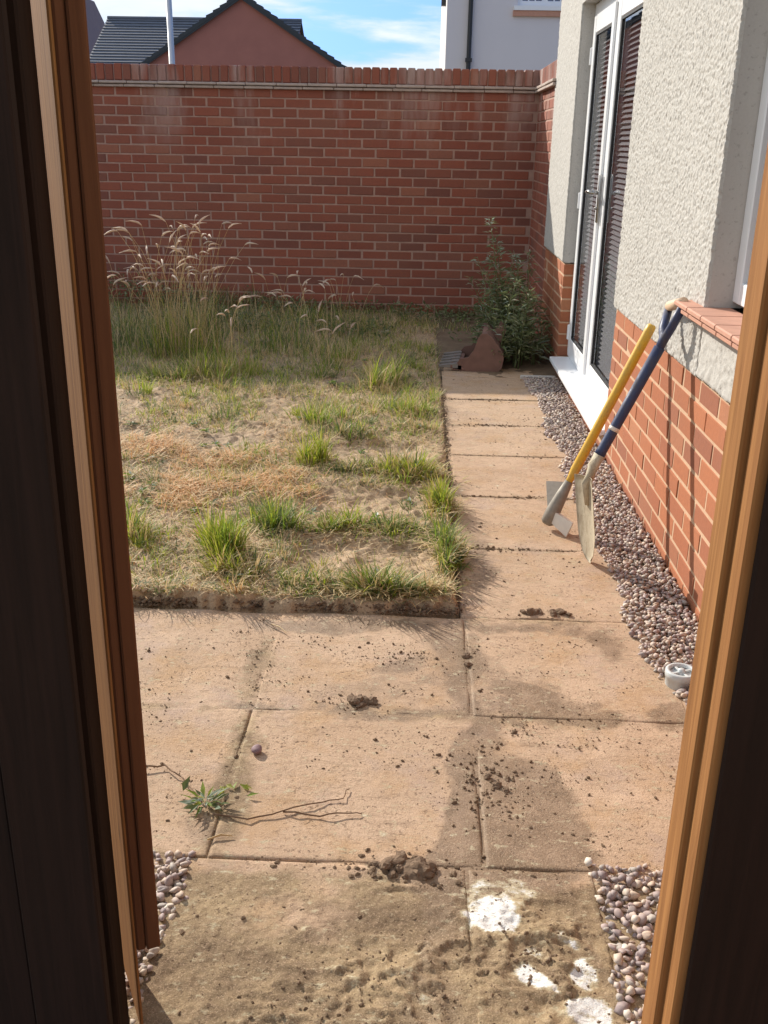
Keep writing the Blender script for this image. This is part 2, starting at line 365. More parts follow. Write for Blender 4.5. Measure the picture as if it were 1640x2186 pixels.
def mud_f(x, y):
    d = .92*(1-sst(1.66, 1.78, y+(fbm(x*5, y*5, 21)-.5)*.14))*np.where(x > -2, 1, 1)
    d = np.maximum(d, .75*blob(x, y, -.42, 2.0, .07, .38, 0, .7, 22))
    d = np.maximum(d, .6*blob(x, y, .2, 2.36, .6, .06, 0, .8, 23))
    d = np.maximum(d, .65*blob(x, y, -.45, 2.6, .06, .3, 0, .8, 24))
    for yj in (2.96, 3.57, 4.18, 4.80, 5.39, 5.98): d = np.maximum(d, .55*blob(x, y, .47, yj, .34, .035, 0, .8, 25+yj))
    jx = np.min(np.abs(np.stack([x+1.03, x+.43, x-.18])), 0); jy = np.min(np.abs(np.stack([y-q for q in (1.75, 2.36, 2.96, 3.57, 4.18, 4.80, 5.39, 5.98)])), 0)
    j = np.exp(-(jx/.05)**2)*(y < 2.98)+np.exp(-(jy/.035)**2)
    d = np.maximum(d, np.clip(j, 0, 1)*1.5*np.clip(fbm(x*4.5, y*4.5, 27, 5)-.22, 0, 1))
    return np.maximum(d-.5*blob(x, y, -.22, 1.58, .17, .09, 0, .9, 26), 0)
def chalk_f(x, y):
    x, y = x+(fbm(x*16, y*16, 38, 4)-.5)*.075, y+(fbm(x*16+5, y*16, 39, 4)-.5)*.06
    d = blob(x, y, .195, 1.60, .055, .058, .5, .3, 31)
    d = np.maximum(d, .50*blob(x, y, .20, 1.67, .07, .05, 0, .4, 32))
    d = np.maximum(d, blob(x, y, .262, 1.432, .055, .022, -.5, .35, 33))
    d = np.maximum(d, .95*blob(x, y, .352, 1.462, .026, .042, .2, .35, 34))
    d = np.maximum(d, .95*blob(x, y, .345, 1.365, .036, .045, .2, .35, 35))
    d = np.maximum(d, .6*blob(x, y, .245, 1.50, .022, .014, 0, .4, 36))
    d = np.maximum(d, .55*blob(x, y, .33, 1.53, .03, .022, 0, .4, 37))
    return d
def relief(x, y, z0=0.0):
    lo = 1-sst(1.60, 1.80, y+(fbm(x*6, y*6, 40)-.5)*.12)
    q = fbm(x*9, y*9, 46, 3)
    rid = 1-abs(2*fbm(x*16+q*2, y*16, 47, 5)-1)                       # sharp crumbly ridges
    rut = .5+.5*np.sin((x*.80+y*.60)*62+q*7)
    near = fbm(x*45, y*45, 43, 4)-.5
    msk = np.clip(blob(x, y, -.05, 1.40, .40, .22, .6, .8, 44)+blob(x, y, .27, 1.48, .14, .22, 0, .7, 45), 0, 1)
    h = lo*((fbm(x*14, y*14, 42, 5)-.5)*.005+near*.005+(fbm(x*110, y*110, 50, 2)-.5)*.004+msk*(rid**4*.010+rut*.005*q)+.026*np.clip(blob(x, y, .27, 1.50, .11, .12, 0, .6, 47)+.8*blob(x, y, -.02, 1.70, .12, .05, 0, .6, 48)+.5*blob(x, y, -.1, 1.38, .3, .1, .5, .6, 49), 0, 1)*np.maximum(fbm(x*13+y*6, y*44, 53, 5)-.48, 0)*2)
    dust = np.clip(fbm(x*5, y*5, 48, 4)-.45, 0, 1)
    h = h+(1-lo)*((fbm(x*22, y*22, 49, 5)-.5)*.0011+(fbm(x*90, y*90, 50, 2)-.5)*.0016*(.4+dust*5))
    return h

# ------------------------------------------------------------------ ground, patio, path
def ground():
    xs = np.concatenate([[-900, -200, -60, -20], np.linspace(-8, 8, 9), [20, 60, 200, 900]]); ys = np.concatenate([[-900, -200, -50, -12], np.linspace(-4, 14, 10), [25, 60, 200, 900]])
    X, Y = np.meshgrid(xs, ys); V = np.stack([X.ravel(), Y.ravel(), np.full(X.size, -.07)], 1)
    tag(link('ground', mesh('ground', V, grid_faces(len(xs), len(ys)), M['ground'])), kind='structure')
ground()

def sheet(name, x0, x1, y0, y1, step, zf, mat, parent=None, attrs=True, skirt=.05):
    nx, ny = max(2, int(round((x1-x0)/step))+1), max(2, int(round((y1-y0)/step))+1)
    xs, ys = np.linspace(x0, x1, nx), np.linspace(y0, y1, ny)
    xs = np.concatenate([[x0], xs, [x1]]); ys = np.concatenate([[y0], ys, [y1]])
    X, Y = np.meshgrid(xs, ys); Z = zf(X, Y)
    Z[0, :] -= skirt; Z[-1, :] -= skirt; Z[:, 0] -= skirt; Z[:, -1] -= skirt
    Z[0, 0] = Z[1, 0]; Z[0, -1] = Z[1, -1]; Z[-1, 0] = Z[-2, 0]; Z[-1, -1] = Z[-2, -1]
    me = mesh(name, np.stack([X.ravel(), Y.ravel(), Z.ravel()], 1), grid_faces(len(xs), len(ys)), mat, True)
    if attrs:
        for k, f in (('damp', damp_f), ('mud', mud_f), ('chalk', chalk_f)): attr(me, k, f(X, Y))
    return link(name, me, parent)

patio = tag(sheet('patio', -2.3, .80, .3, 2.965, .0085, lambda x, y: -.0015+.013*(fbm(x*7, y*7, 51, 5)-.50)+relief(x, y)*.8, M['slab'], None, True, .05), kind='structure')
path = tag(sheet('path', .17, .80, 2.975, 7.3, .012, lambda x, y: -.0025+.013*(fbm(x*7, y*7, 52, 5)-.48)+relief(x, y)*.8, M['slab'], None, True, .05), kind='structure')
def slab(x0, x1, y0, y1, parent, step):
    g = random.uniform(.0018, .0035); tx, ty, tz = (random.uniform(-.004, .004) for _ in range(3)); cx, cy = (x0+x1)/2, (y0+y1)/2
    def zf(x, y):
        e = np.minimum(np.minimum(x-x0, x1-x), np.minimum(y-y0, y1-y))-g
        return relief(x, y)+tx*(x-cx)*2+ty*(y-cy)*2+.002*tz/.004-.003*(1-sst(0, .007, e))
    return sheet('slab', x0+g, x1-g, y0+g, y1-g, step, zf, M['slab'], parent)
for (a, b) in ((-2.26, -1.64), (-1.64, -1.03), (-1.03, -.43), (-.43, .18), (.18, .79)):
    for (c, d) in ((1.75, 2.36), (2.36, 2.96)): slab(a, b, c, d, patio, .006 if a > -1.1 else .03)
slab(-.47, .14, 1.14, 1.75, patio, .005); slab(.14, .415, 1.14, 1.75, patio, .005)
slab(-.47, .14, .5, 1.14, patio, .02); slab(.14, .415, .5, 1.14, patio, .02)
ysl = [2.965, 3.57, 4.18, 4.80, 5.39, 5.98, 6.62, 7.2]
for c, d in zip(ysl[:-1], ysl[1:]): slab(.18, .785, c, d, path, .008)

# ------------------------------------------------------------------ lawn soil
def lawn_z(x, y):
    edge = np.minimum((.166+.02*(fbm(y*7, y*0, 61)-.5))-x, y-(2.992+-.012+.07*(fbm(x*7, x*0, 62)-.5)+.045*(fbm(x*27, y*9, 69)-.5)))
    base = .023*(1-sst(3.2, 6.5, y))+.014+.02*sst(6.0, 9.0, y)*(-x)*.6
    z = base+(fbm(x*2.2, y*2.2, 63)-.5)*.04+(fbm(x*13, y*13, 64, 5)-.5)*.032+(fbm(x*42, y*42, 65, 3)-.5)*.016+.012*np.maximum(fbm(x*24, y*24, 67, 3)-.55, 0)*4
    # stripped rectangles sit a little lower than the grassy joints round them
    for (cx, cy, rx, ry) in ((-.17, 3.36, .27, .18), (-.17, 3.98, .27, .22), (-.2, 4.75, .25, .2)):
        z = z-.026*(1-sst(.7, 1.15, np.maximum(abs(x-cx)/rx, abs(y-cy)/ry)+(fbm(x*9, y*9, 66)-.5)*.4))
    return np.where(edge > 0, z*sst(-.004, .03, edge+(fbm(x*40, y*40, 70, 3)-.5)*.02)-.02*(1-sst(-.004, .016, edge)), -.03)
def lawn():
    xs = np.concatenate([np.linspace(-5.2, -1.7, 70), np.linspace(-1.68, .19, 190)]); ys = np.concatenate([np.linspace(2.955, 5.2, 215), np.linspace(5.22, 9.2, 190)])
    X, Y = np.meshgrid(xs, ys); Z = lawn_z(X, Y)
    me = mesh('lawn', np.stack([X.ravel(), Y.ravel(), Z.ravel()], 1), grid_faces(len(xs), len(ys)), M['soil'], True)
    tag(link('lawn', me), kind='structure')
    xs, ys = np.linspace(.15, 1.0, 45), np.linspace(6.62, 9.2, 110); X, Y = np.meshgrid(xs, ys)
    Z = -.005+.02*sst(6.6, 7.2, Y)+(fbm(X*9, Y*9, 68)-.5)*.03
    tag(link('soil', mesh('soil', np.stack([X.ravel(), Y.ravel(), Z.ravel()], 1), grid_faces(45, 110), M['bed'], True)), kind='structure')
lawn()

# ------------------------------------------------------------------ gravel
def ico(sub, jit, seed, squash=(1, .8, .6), flat=0):
    r = np.random.default_rng(seed); bm = bmesh.new(); bmesh.ops.create_icosphere(bm, subdivisions=sub, radius=.5)
    bm.verts.index_update(); V = np.array([v.co[:] for v in bm.verts]); F = [tuple(v.index for v in f.verts) for f in bm.faces]; bm.free()
    dirs = r.normal(size=(7, 3)); dirs /= np.linalg.norm(dirs, axis=1)[:, None]; am = r.uniform(-jit, jit, 7)
    n = V/np.linalg.norm(V, axis=1)[:, None]
    V = V*(1+(np.maximum(n@dirs.T, 0)**3@am))[:, None]
    for q in range(flat):                                   # broken facets
        d = r.normal(size=3); d /= np.linalg.norm(d); t = V@d; V = V-np.outer(np.maximum(t-r.uniform(.26, .38), 0), d)
    return V*np.array(squash), F
PEB = [ico(2, .45, 100+i, (1, random.uniform(.6, .95), random.uniform(.45, .75)), 5) for i in range(8)]
PEB_ME = [mesh('pebble', v, f, M['pebble'], True) for v, f in [ico(2, .45, 100+i, (1, random.uniform(.6, .95), random.uniform(.45, .75)), 5) for i in range(8)]]
PEB1 = [ico(1, .45, 140+i, (1, random.uniform(.6, .95), random.uniform(.45, .75)), 5) for i in range(8)]
def rotm(e): return np.array(Euler(e).to_matrix())
def scatter(pts, parent, single):
    """pts: list of (x,y,z,size); the first 'single' become parts of their own, the rest one joined part"""
    mb = MB()
    for i, (x, y, z, s) in enumerate(pts):
        e = (random.gauss(0, .35), random.gauss(0, .35), random.uniform(0, 6.28)); sz = (s, s, s*random.uniform(.85, 1.15))
        if i < single: link('pebble', random.choice(PEB_ME), parent, (x, y, z), e, sz)
        else:
            V, F = random.choice(PEB1); mb.add((V*sz)@rotm(e).T+(x, y, z), F)
    if mb.n: tag(mb.obj('pebbles', M['pebble'], parent, True), kind='stuff')
def gravel(name, inside, x0, x1, y0, y1, pitch, size, z0, single, near):
    bx = np.linspace(x0, x1, 12); by = np.linspace(y0, y1, 40); X, Y = np.meshgrid(bx, by)
    bed = tag(link(name, mesh(name, np.stack([X.ravel(), Y.ravel(), np.full(X.size, z0-.012)], 1), grid_faces(12, 40), M['bed'])), kind='structure')
    pts = []
    for lay in range(2):
        p = pitch*(1 if lay == 0 else 1.25)
        for x in np.arange(x0, x1, p):
            for y in np.arange(y0, y1, p):
                a, b = x+random.uniform(-.5, .5)*p, y+random.uniform(-.5, .5)*p
                if inside(a, b): pts.append((a, b, z0+lay*size*.42+random.uniform(-.003, .004), size*random.uniform(.7, 1.35)))
    pts.sort(key=near); scatter(pts, bed, single)
def strip_in(x, y):
    e = .735+.05*(vn(y*5, 0*y, 71)-.5)+.025*(vn(y*23, 0*y, 72)-.5)
    if y < 2.62: e = .735+(2.62-y)*.35
    return e < x < .955 and (x-.80)**2+(y-2.575)**2 > .055**2
gravel('gravel_strip', strip_in, .70, .95, 1.9, 6.6, .0165, .0215, .004, 100, lambda p: abs(p[1]-2.5) if p[1] > 2.4 else 50+p[1])
left_in = lambda x, y: x < -.465+.03*(vn(y*13, 0*y, 73)-.3)-.0*y and y < 1.765
gravel('gravel_corner', left_in, -.80, -.43, .9, 1.765, .0165, .0225, -.004, 150, lambda p: (p[0]+.48)**2+(p[1]-1.55)**2)
right_in = lambda x, y: x > .412+.03*(vn(y*13, 0*y, 74)-.5) and y < 1.775
gravel('gravel_corner', right_in, .39, .73, .9, 1.775, .0165, .0225, -.002, 150, lambda p: (p[0]-.46)**2+(p[1]-1.6)**2)

# ------------------------------------------------------------------ brickwork
L, C = .226, .0785            # brick and course pitch
BR = [(lambda d: mesh('brick', *box_vf((-.1075+d, -.05, -.034+d*.5), (.1075-d, .05, .034), .004), M['brick']))(random.uniform(0, .004)) for _ in range(6)]
BRH = [(lambda d: mesh('brick', *box_vf((-.05, -.1075+d, -.034+d*.5), (.05, .1075-d, .034), .002), M['brick_house']))(random.uniform(0, .004)) for _ in range(6)]
WY = 9.15
wall = empty('brick_wall', (0, WY, 0), 'tall red brick garden wall with upright coping bricks at the far end', 'wall')
def backwall():
    x0, x1 = -7.2, .965
    box('mortar', (x0, .0055, -.1), (x1+.3, .205, 1.89), M['mortar'], wall)
    vis = []; rest = MB()
    for k in range(25):
        z = 1.90-C*(k+.5)
        if z < -.05: break
        off = (k % 2)*L*.5+.03+random.uniform(-.006, .006)
        n = 0; x = x1-off
        while x > x0:
            c = x-L/2; vis.append((c, z, k)) if c > -3.25 else rest.add(*[box_vf((c-.1065, .004, z-.034), (c+.1065, .10, z+.034), .004)[i] for i in (0, 1)])
            x -= L
        if off > .05: rest.add(*box_vf((x1-off+.006, .004, z-.034), (x1-.001, .10, z+.034), .004))
    vis.sort(key=lambda t: t[2])
    for i, (c, z, k) in enumerate(vis):
        if i < 300: link('brick', random.choice(BR), wall, (c+random.uniform(-.002, .002), .0505+random.uniform(-.002, .003), z+random.uniform(-.0015, .0015)), (random.gauss(0, .004), random.gauss(0, .006), random.gauss(0, .004)))
        else:
            j = random.uniform(-.002, .003); rest.add(*box_vf((c-.1065, .002+j, z-.034), (c+.1065, .10, z+.034), .004))
    # the short return that runs back to the house
    rx = .966
    box('mortar', (rx+.006, -1.34, -.1), (rx+.2, .0055, 1.89), M['mortar'], wall)
    for k in range(25):
        z = 1.90-C*(k+.5)
        if z < -.05: break
        y = -.012-(k % 2)*L*.5
        if k % 2: rest.add(*box_vf((rx, -.10, z-.034), (rx+.1, -.002, z+.034), .004))
        while y-L > -1.40:
            rest.add(*box_vf((rx+random.uniform(0, .003), max(y-L+.0105, -1.3), z-.034), (rx+.1, y, z+.034), .004)); y -= L
    tag(rest.obj('bricks', M['brick'], wall), kind='stuff')
    # two courses of creasing tile, broken into lengths
    for (za, zb, pr) in ((1.893, 1.914, -.030), (1.920, 1.941, -.044)):
        x = x1+.02
        while x > x0:
            w = random.uniform(.24, .27); me = MB().box((x-w+.004, pr+random.uniform(-.004, .004), za), (x, .24, zb+random.uniform(-.002, .002)), .004).obj('creasing_tile', M['tile_course'], wall)
            x -= w
        y = -.03
        while y > -1.24:
            w = .26; MB().box((rx-.03+pr*.3+random.uniform(-.003, .003), max(y-w+.004, -1.29), za), (rx+.24, y, zb), .004).obj('creasing_tile', M['tile_course'], wall); y -= w
    box('mortar_bed', (x0, .006, 1.90), (x1+.2, .20, 2.062), M['mortar'], wall)
    box('mortar_bed', (rx+.006, -1.29, 1.90), (rx+.2, .006, 2.062), M['mortar'], wall)
    cb = [mesh('coping_brick', *box_vf((-.0335+d, -.108, -.0655), (.0335-d, .108, .0655), .006), M['brick']) for d in (0, .001, .002)]
    x = x1+.02
    while x > -4.2:
        link('coping_brick', random.choice(cb), wall, (x-.038, .100+random.uniform(-.004, .004), 2.011+random.uniform(-.003, .003)), (0, random.gauss(0, .01), random.gauss(0, .01))); x -= .0763
    far = MB()
    while x > x0: far.box((x-.0715, -.008, 1.945), (x-.0045, .208, 2.076), .006); x -= .0763
    tag(far.obj('coping_bricks', M['brick'], wall), kind='stuff')
    y = -.02
    while y > -1.24:
        o = link('coping_brick', random.choice(cb), wall, (rx+.100, y-.038, 2.011), (0, 0, math.pi/2)); y -= .0763
backwall()

# ------------------------------------------------------------------ house
HX = .951
house = empty('house', (HX, 5, 0), 'roughcast rendered house with brick base and white french doors along the path', 'house')
def H(o):
    o.parent = house; o.matrix_parent_inverse = Matrix.Translation((-HX, -5, 0)); return o
def rough_panel(name, y0, y1, z0, z1, step, amp, seed, density):
    ny, nz = int((y1-y0)/step)+1, int((z1-z0)/step)+1
    ys, zs = np.linspace(y0, y1, ny), np.linspace(z0, z1, nz); Hh = np.zeros((nz, ny)); r = np.random.default_rng(seed)
    n = int((y1-y0)*(z1-z0)*density)
    for _ in range(n):
        cy, cz = r.uniform(y0, y1), r.uniform(z0, z1); ra, rb = r.uniform(.0045, .011), r.uniform(.004, .0085); h = r.uniform(.35, 1)*amp; th = r.uniform(0, 3.14)
        i0, i1 = max(int((cy-ra-y0)/step), 0), min(int((cy+ra-y0)/step)+2, ny); k0, k1 = max(int((cz-ra-z0)/step), 0), min(int((cz+ra-z0)/step)+2, nz)
        if i1 <= i0 or k1 <= k0: continue
        dy, dz = ys[i0:i1][None, :]-cy, zs[k0:k1][:, None]-cz
        u, v = (dy*math.cos(th)+dz*math.sin(th))/ra, (-dy*math.sin(th)+dz*math.cos(th))/rb
        Hh[k0:k1, i0:i1] = np.maximum(Hh[k0:k1, i0:i1], h*np.sqrt(np.clip(1-u*u-v*v, 0, 1)))
    Y, Z = np.meshgrid(ys, zs)
    Hh = Hh+.003*(fbm(Y*7, Z*7, seed)-.5)
    X = HX-Hh; 
    # turn the rim back so the coat has thickness
    X[0, :] = HX+.02; X[:, 0] = HX+.05; X[:, -1] = HX+.05
    V = np.stack([X.ravel(), Y.ravel(), Z.ravel()], 1)
    F = grid_faces(ny, nz)[:, ::-1]
    return H(link(name, mesh(name, V, F, M['roughcast'], True)))
ZP = .747; DY0, DY1, DZT = 4.90, 6.80, 2.30; HEND = 7.90
WIN0, WIN1, WZ0, WZ1 = 2.15, 3.35, .985, 2.15
def house_walls():
    rough_panel('render_coat', WIN1, DY0, ZP, 3.0, .0045, .0052, 1, 11500)
    rough_panel('render_coat', DY1, HEND, ZP, 3.0, .009, .0042, 2, 8000)
    rough_panel('render_coat', WIN0-1.2, WIN0, ZP, 3.0, .012, .007, 3, 5500)
    rough_panel('render_coat', WIN0, WIN1, ZP, WZ0-.04, .010, .007, 4, 6000)
    box_ = lambda n, lo, hi, m=M['roughcast'], b=0.0: H(box(n, lo, hi, m, None, b))
    box_('render_coat', (HX-.004, DY0-.003, DZT), (HX+.2, DY1+.003, 3.0)); box_('render_coat', (HX-.004, WIN0, WZ1), (HX+.2, WIN1, 3.0))
    box_('render_coat', (HX-.006, -4, ZP), (HX+.2, WIN0-1.2, 3.0)); box_('render_coat', (HX-.003, -4, 3.002), (HX+.2, HEND, 5.2))
    # reveals of the door opening (smooth render), far side faces the camera
    box_('reveal', (HX+.008, DY1, ZP+.004), (HX+.25, DY1+.06, DZT+.05)); box_('reveal', (HX+.008, DY0-.06, ZP+.004), (HX+.25, DY0, DZT+.05))
    box_('reveal', (HX+.008, WIN1, WZ0), (HX+.25, WIN1+.06, WZ1)); box_('reveal', (HX+.008, WIN0-.06, WZ0), (HX+.25, WIN0, WZ1))
    # end wall and the hidden faces, upper storey, roof
    box_('end_wall', (HX+.06, HEND-.2, 0), (8, HEND-.006, 5.2)); box_('end_wall', (HX+.06, -4, 0), (8, -3.8, 5.2)); box_('rear_wall', (7.8, -3.79, 0), (8, HEND-.21, 5.19))
    mb = MB(); V = [(HX-.35, -4.2, 5.05), (HX-.35, HEND+.2, 5.05), (4.5, HEND+.2, 7.7), (4.5, -4.2, 7.7), (8.35, -4.2, 5.05), (8.35, HEND+.2, 5.05)]
    V2 = [(x, y, z+.12) for x, y, z in V]; mb.add(V+V2, [(0, 1, 2, 3), (3, 2, 5, 4), (6, 9, 8, 7), (9, 10, 11, 8), (0, 6, 7, 1), (4, 5, 11, 10), (0, 3, 9, 6), (3, 4, 10, 9), (1, 7, 8, 2), (2, 8, 11, 5)])
    H(mb.obj('roof', M['slate']))
    # brick base: mortar core and bricks
    for (a, b) in ((-4, DY0-.004), (DY1+.004, HEND-.02)):
        box_('mortar', (HX+.0142, a, -.1), (HX+.23, b, ZP-.006), M['mortar_house'])
    box_('mortar', (HX+.0142, DY0-.004, -.1), (HX+.18, DY1+.004, .098), M['mortar_house'])
    rest = MB(); par = []
    def course(a, b, k, z, single):
        y = b-(k % 2)*L*.5
        if k % 2: rest.box((HX+.012, b-L*.5+.0055, z-.034), (HX+.11, b, z+.034), .004)
        while y-.02 > a:
            lo = max(y-L+.0105, a)
            if single and y-L+.0105 >= a: par.append(((lo+y)/2, z))
            else: rest.box((HX+.012, lo, z-.034), (HX+.11, y, z+.034), .004)
            y -= L
    for k in range(11):
        z = ZP-.003-C*(k+.5)
        if z < -.08: break
        course(2.1, DY0, k, z, True); course(DY1, HEND-.02, k, z, True); course(-.2, 2.1-.005, k, z, False)
        if z < .07: course(DY0+.006, DY1-.006, k, z, False)
        # brick reveals at both sides of the door
        for yy, s in ((DY1, 1), (DY0, -1)):
            rest.box((HX+.1105, yy, z-.034), (HX+.17, yy+s*.1, z+.034), .003)
    for (c, z) in par:
        H(link('brick', random.choice(BRH), None, (HX+.062+random.uniform(-.002, .002), c, z), (random.gauss(0, .004), random.gauss(0, .004), random.gauss(0, .004))))
    tag(H(rest.obj('bricks', M['brick_house'])), kind='stuff')
house_walls()

def door():
    fx = HX+.079          # outer face of the frame
    d = H(empty('french_door'))
    bx = lambda n, x0, x1, y0, y1, z0, z1, m='upvc', b=.004: box(n, (x0, y0, z0), (x1, y1, z1), M[m], d, b)
    sb = HX-.047
    H(MB().box((sb, DY0-.015, .098), (fx+.09, DY1-.05, .128), .006).obj('door_sill', M['upvc']))
    F = d
    # frame
    bx('frame', fx, fx+.07, DY1-.07, DY1-.002, .130, DZT-.003); bx('frame', fx, fx+.07, DY0+.002, DY0+.07, .130, DZT-.003)
    bx('frame', fx, fx+.068, DY0+.071, DY1-.071, DZT-.075, DZT-.004); bx('frame', fx, fx+.068, DY0+.071, DY1-.071, .131, .165)
    # two leaves, standing 12 mm proud of the frame
    lx = fx-.012; m = 5.955; zb, zt = .168, DZT-.078
    for (a, b, gs0, gs1) in ((m+.004, DY1-.073, m+.135, DY1-.155), (DY0+.073, m-.004, DY0+.155, m-.135)):
        leaf = 'leaf_frame'
        bx(leaf, lx, lx+.06, a, gs0, zb, zt); bx(leaf, lx, lx+.06, gs1, b, zb, zt)
        bx(leaf, lx+.001, lx+.059, gs0+.001, gs1-.001, zb, zb+.10); bx(leaf, lx+.001, lx+.059, gs0+.001, gs1-.001, zt-.10, zt)
        z0, z1 = zb+.10, zt-.10
        for (p, q, r, s) in ((gs0, gs0+.012, z0, z1), (gs1-.012, gs1, z0, z1), (gs0+.012, gs1-.012, z0, z0+.012), (gs0+.012, gs1-.012, z1-.012, z1)):
            box('gasket', (lx+.006, p, r), (lx+.03, q, s), M['gasket'], d)
        bx('pane', lx+.014, lx+.020, gs0+.008, gs1-.008, z0+.006, z1-.006, 'glass', 0)
        bl = H(empty('blind')); me = mesh('slat', *box_vf((-.019, -(gs1-gs0)/2+.02, -.0009), (.019, (gs1-gs0)/2-.02, .0009)), M['blind'])
        z = z0+.02
        while z < z1-.02: link('slat', me, bl, (lx+.052, (gs0+gs1)/2, z), (0, R(-48), 0)); z += .027
    # meeting stile cover
    bx('meeting_stile', lx-.014, lx+.002, m-.028, m+.028, zb+.01, zt-.01, 'upvc', .006)
    # handle: back plate, lever, key cylinder, on the far leaf
    hy = 5.91; hx = lx-.012
    mb = MB().box((hx-.012, hy-.016, 1.07), (hx, hy+.016, 1.335), .005)
    mb.tube([(hx-.010, hy, 1.235), (hx-.055, hy, 1.235)], .011, 10); mb.tube([(hx-.052, hy-.01, 1.236), (hx-.058, hy+.06, 1.24), (hx-.056, hy+.145, 1.232)], [.011, .010, .008], 10)
    mb.tube([(hx-.010, hy, 1.15), (hx-.022, hy, 1.15)], .009, 8)
    mb.obj('handle', M['chrome'], d, True)
    for zz in (.30, 1.15, 2.0): bx('hinge', fx-.022, fx+.001, DY1-.082, DY1-.058, zz-.05, zz+.05, 'upvc', .004)
    # what lies behind the glass
    mb = MB(); mb.box((HX+1.9, 3.9, .1), (HX+2.0, 7.6, 2.6)); mb.box((HX+.26, 3.9, .08), (HX+1.89, 7.6, .099)); mb.box((HX+.26, 7.59, .1), (HX+1.89, 7.68, 2.6)); mb.box((HX+.26, 3.8, .1), (HX+1.89, 3.89, 2.6)); mb.box((HX+.26, 3.9, 2.5), (HX+1.89, 7.58, 2.6))
    H(mb.obj('room_lining', M['room']))
door()

def window():
    w = H(empty('window')); fx = HX+.085
    for (a, b, c, e) in ((WIN0+.002, WIN0+.07, WZ0+.02, WZ1-.002), (WIN1-.07, WIN1-.002, WZ0+.02, WZ1-.002), (WIN0+.071, WIN1-.071, WZ0+.02, WZ0+.09), (WIN0+.071, WIN1-.071, WZ1-.07, WZ1-.003), (2.75, 2.81, WZ0+.091, WZ1-.071)):
        box('window_frame', (fx, a, c), (fx+.06, b, e), M['upvc'], w, .004)
    box('pane', (fx+.03, WIN0+.06, WZ0+.08), (fx+.036, WIN1-.06, WZ1-.06), M['glass'], w)
    mb = MB(); mb.box((HX+1.2, WIN0-.4, .5), (HX+1.3, WIN1+.25, 2.5)); mb.box((HX+.26, WIN1+.16, .5), (HX+1.19, WIN1+.25, 2.5)); mb.box((HX+.26, WIN0-.4, .5), (HX+1.19, WIN0-.3, 2.5)); mb.box((HX+.26, WIN0-.29, .5), (HX+1.19, WIN1+.15, .6)); mb.box((HX+.26, WIN0-.29, 2.4), (HX+1.19, WIN1+.15, 2.5)); H(mb.obj('room_lining', M['room']))
    # sill of flat terracotta tiles, two courses
    for (za, zb, pr) in ((.945, .963, -.050), (.967, .985, -.062)):
        y = WIN1+.17
        while y > WIN0-.1:
            q = y-random.uniform(.16, .18); H(MB().box((HX+pr, q+.004, za), (HX+.09, y, zb), .004).obj('sill_tile', M['terracotta'])); y = q
window()

# pale edging where the gravel strip ends
tag(MB().box((.70, 6.60, -.03), (.94, 6.635, .02), .006).obj('edging_stone', M['stone_edge']), 'narrow pale concrete edging at the far end of the gravel strip', 'edging')

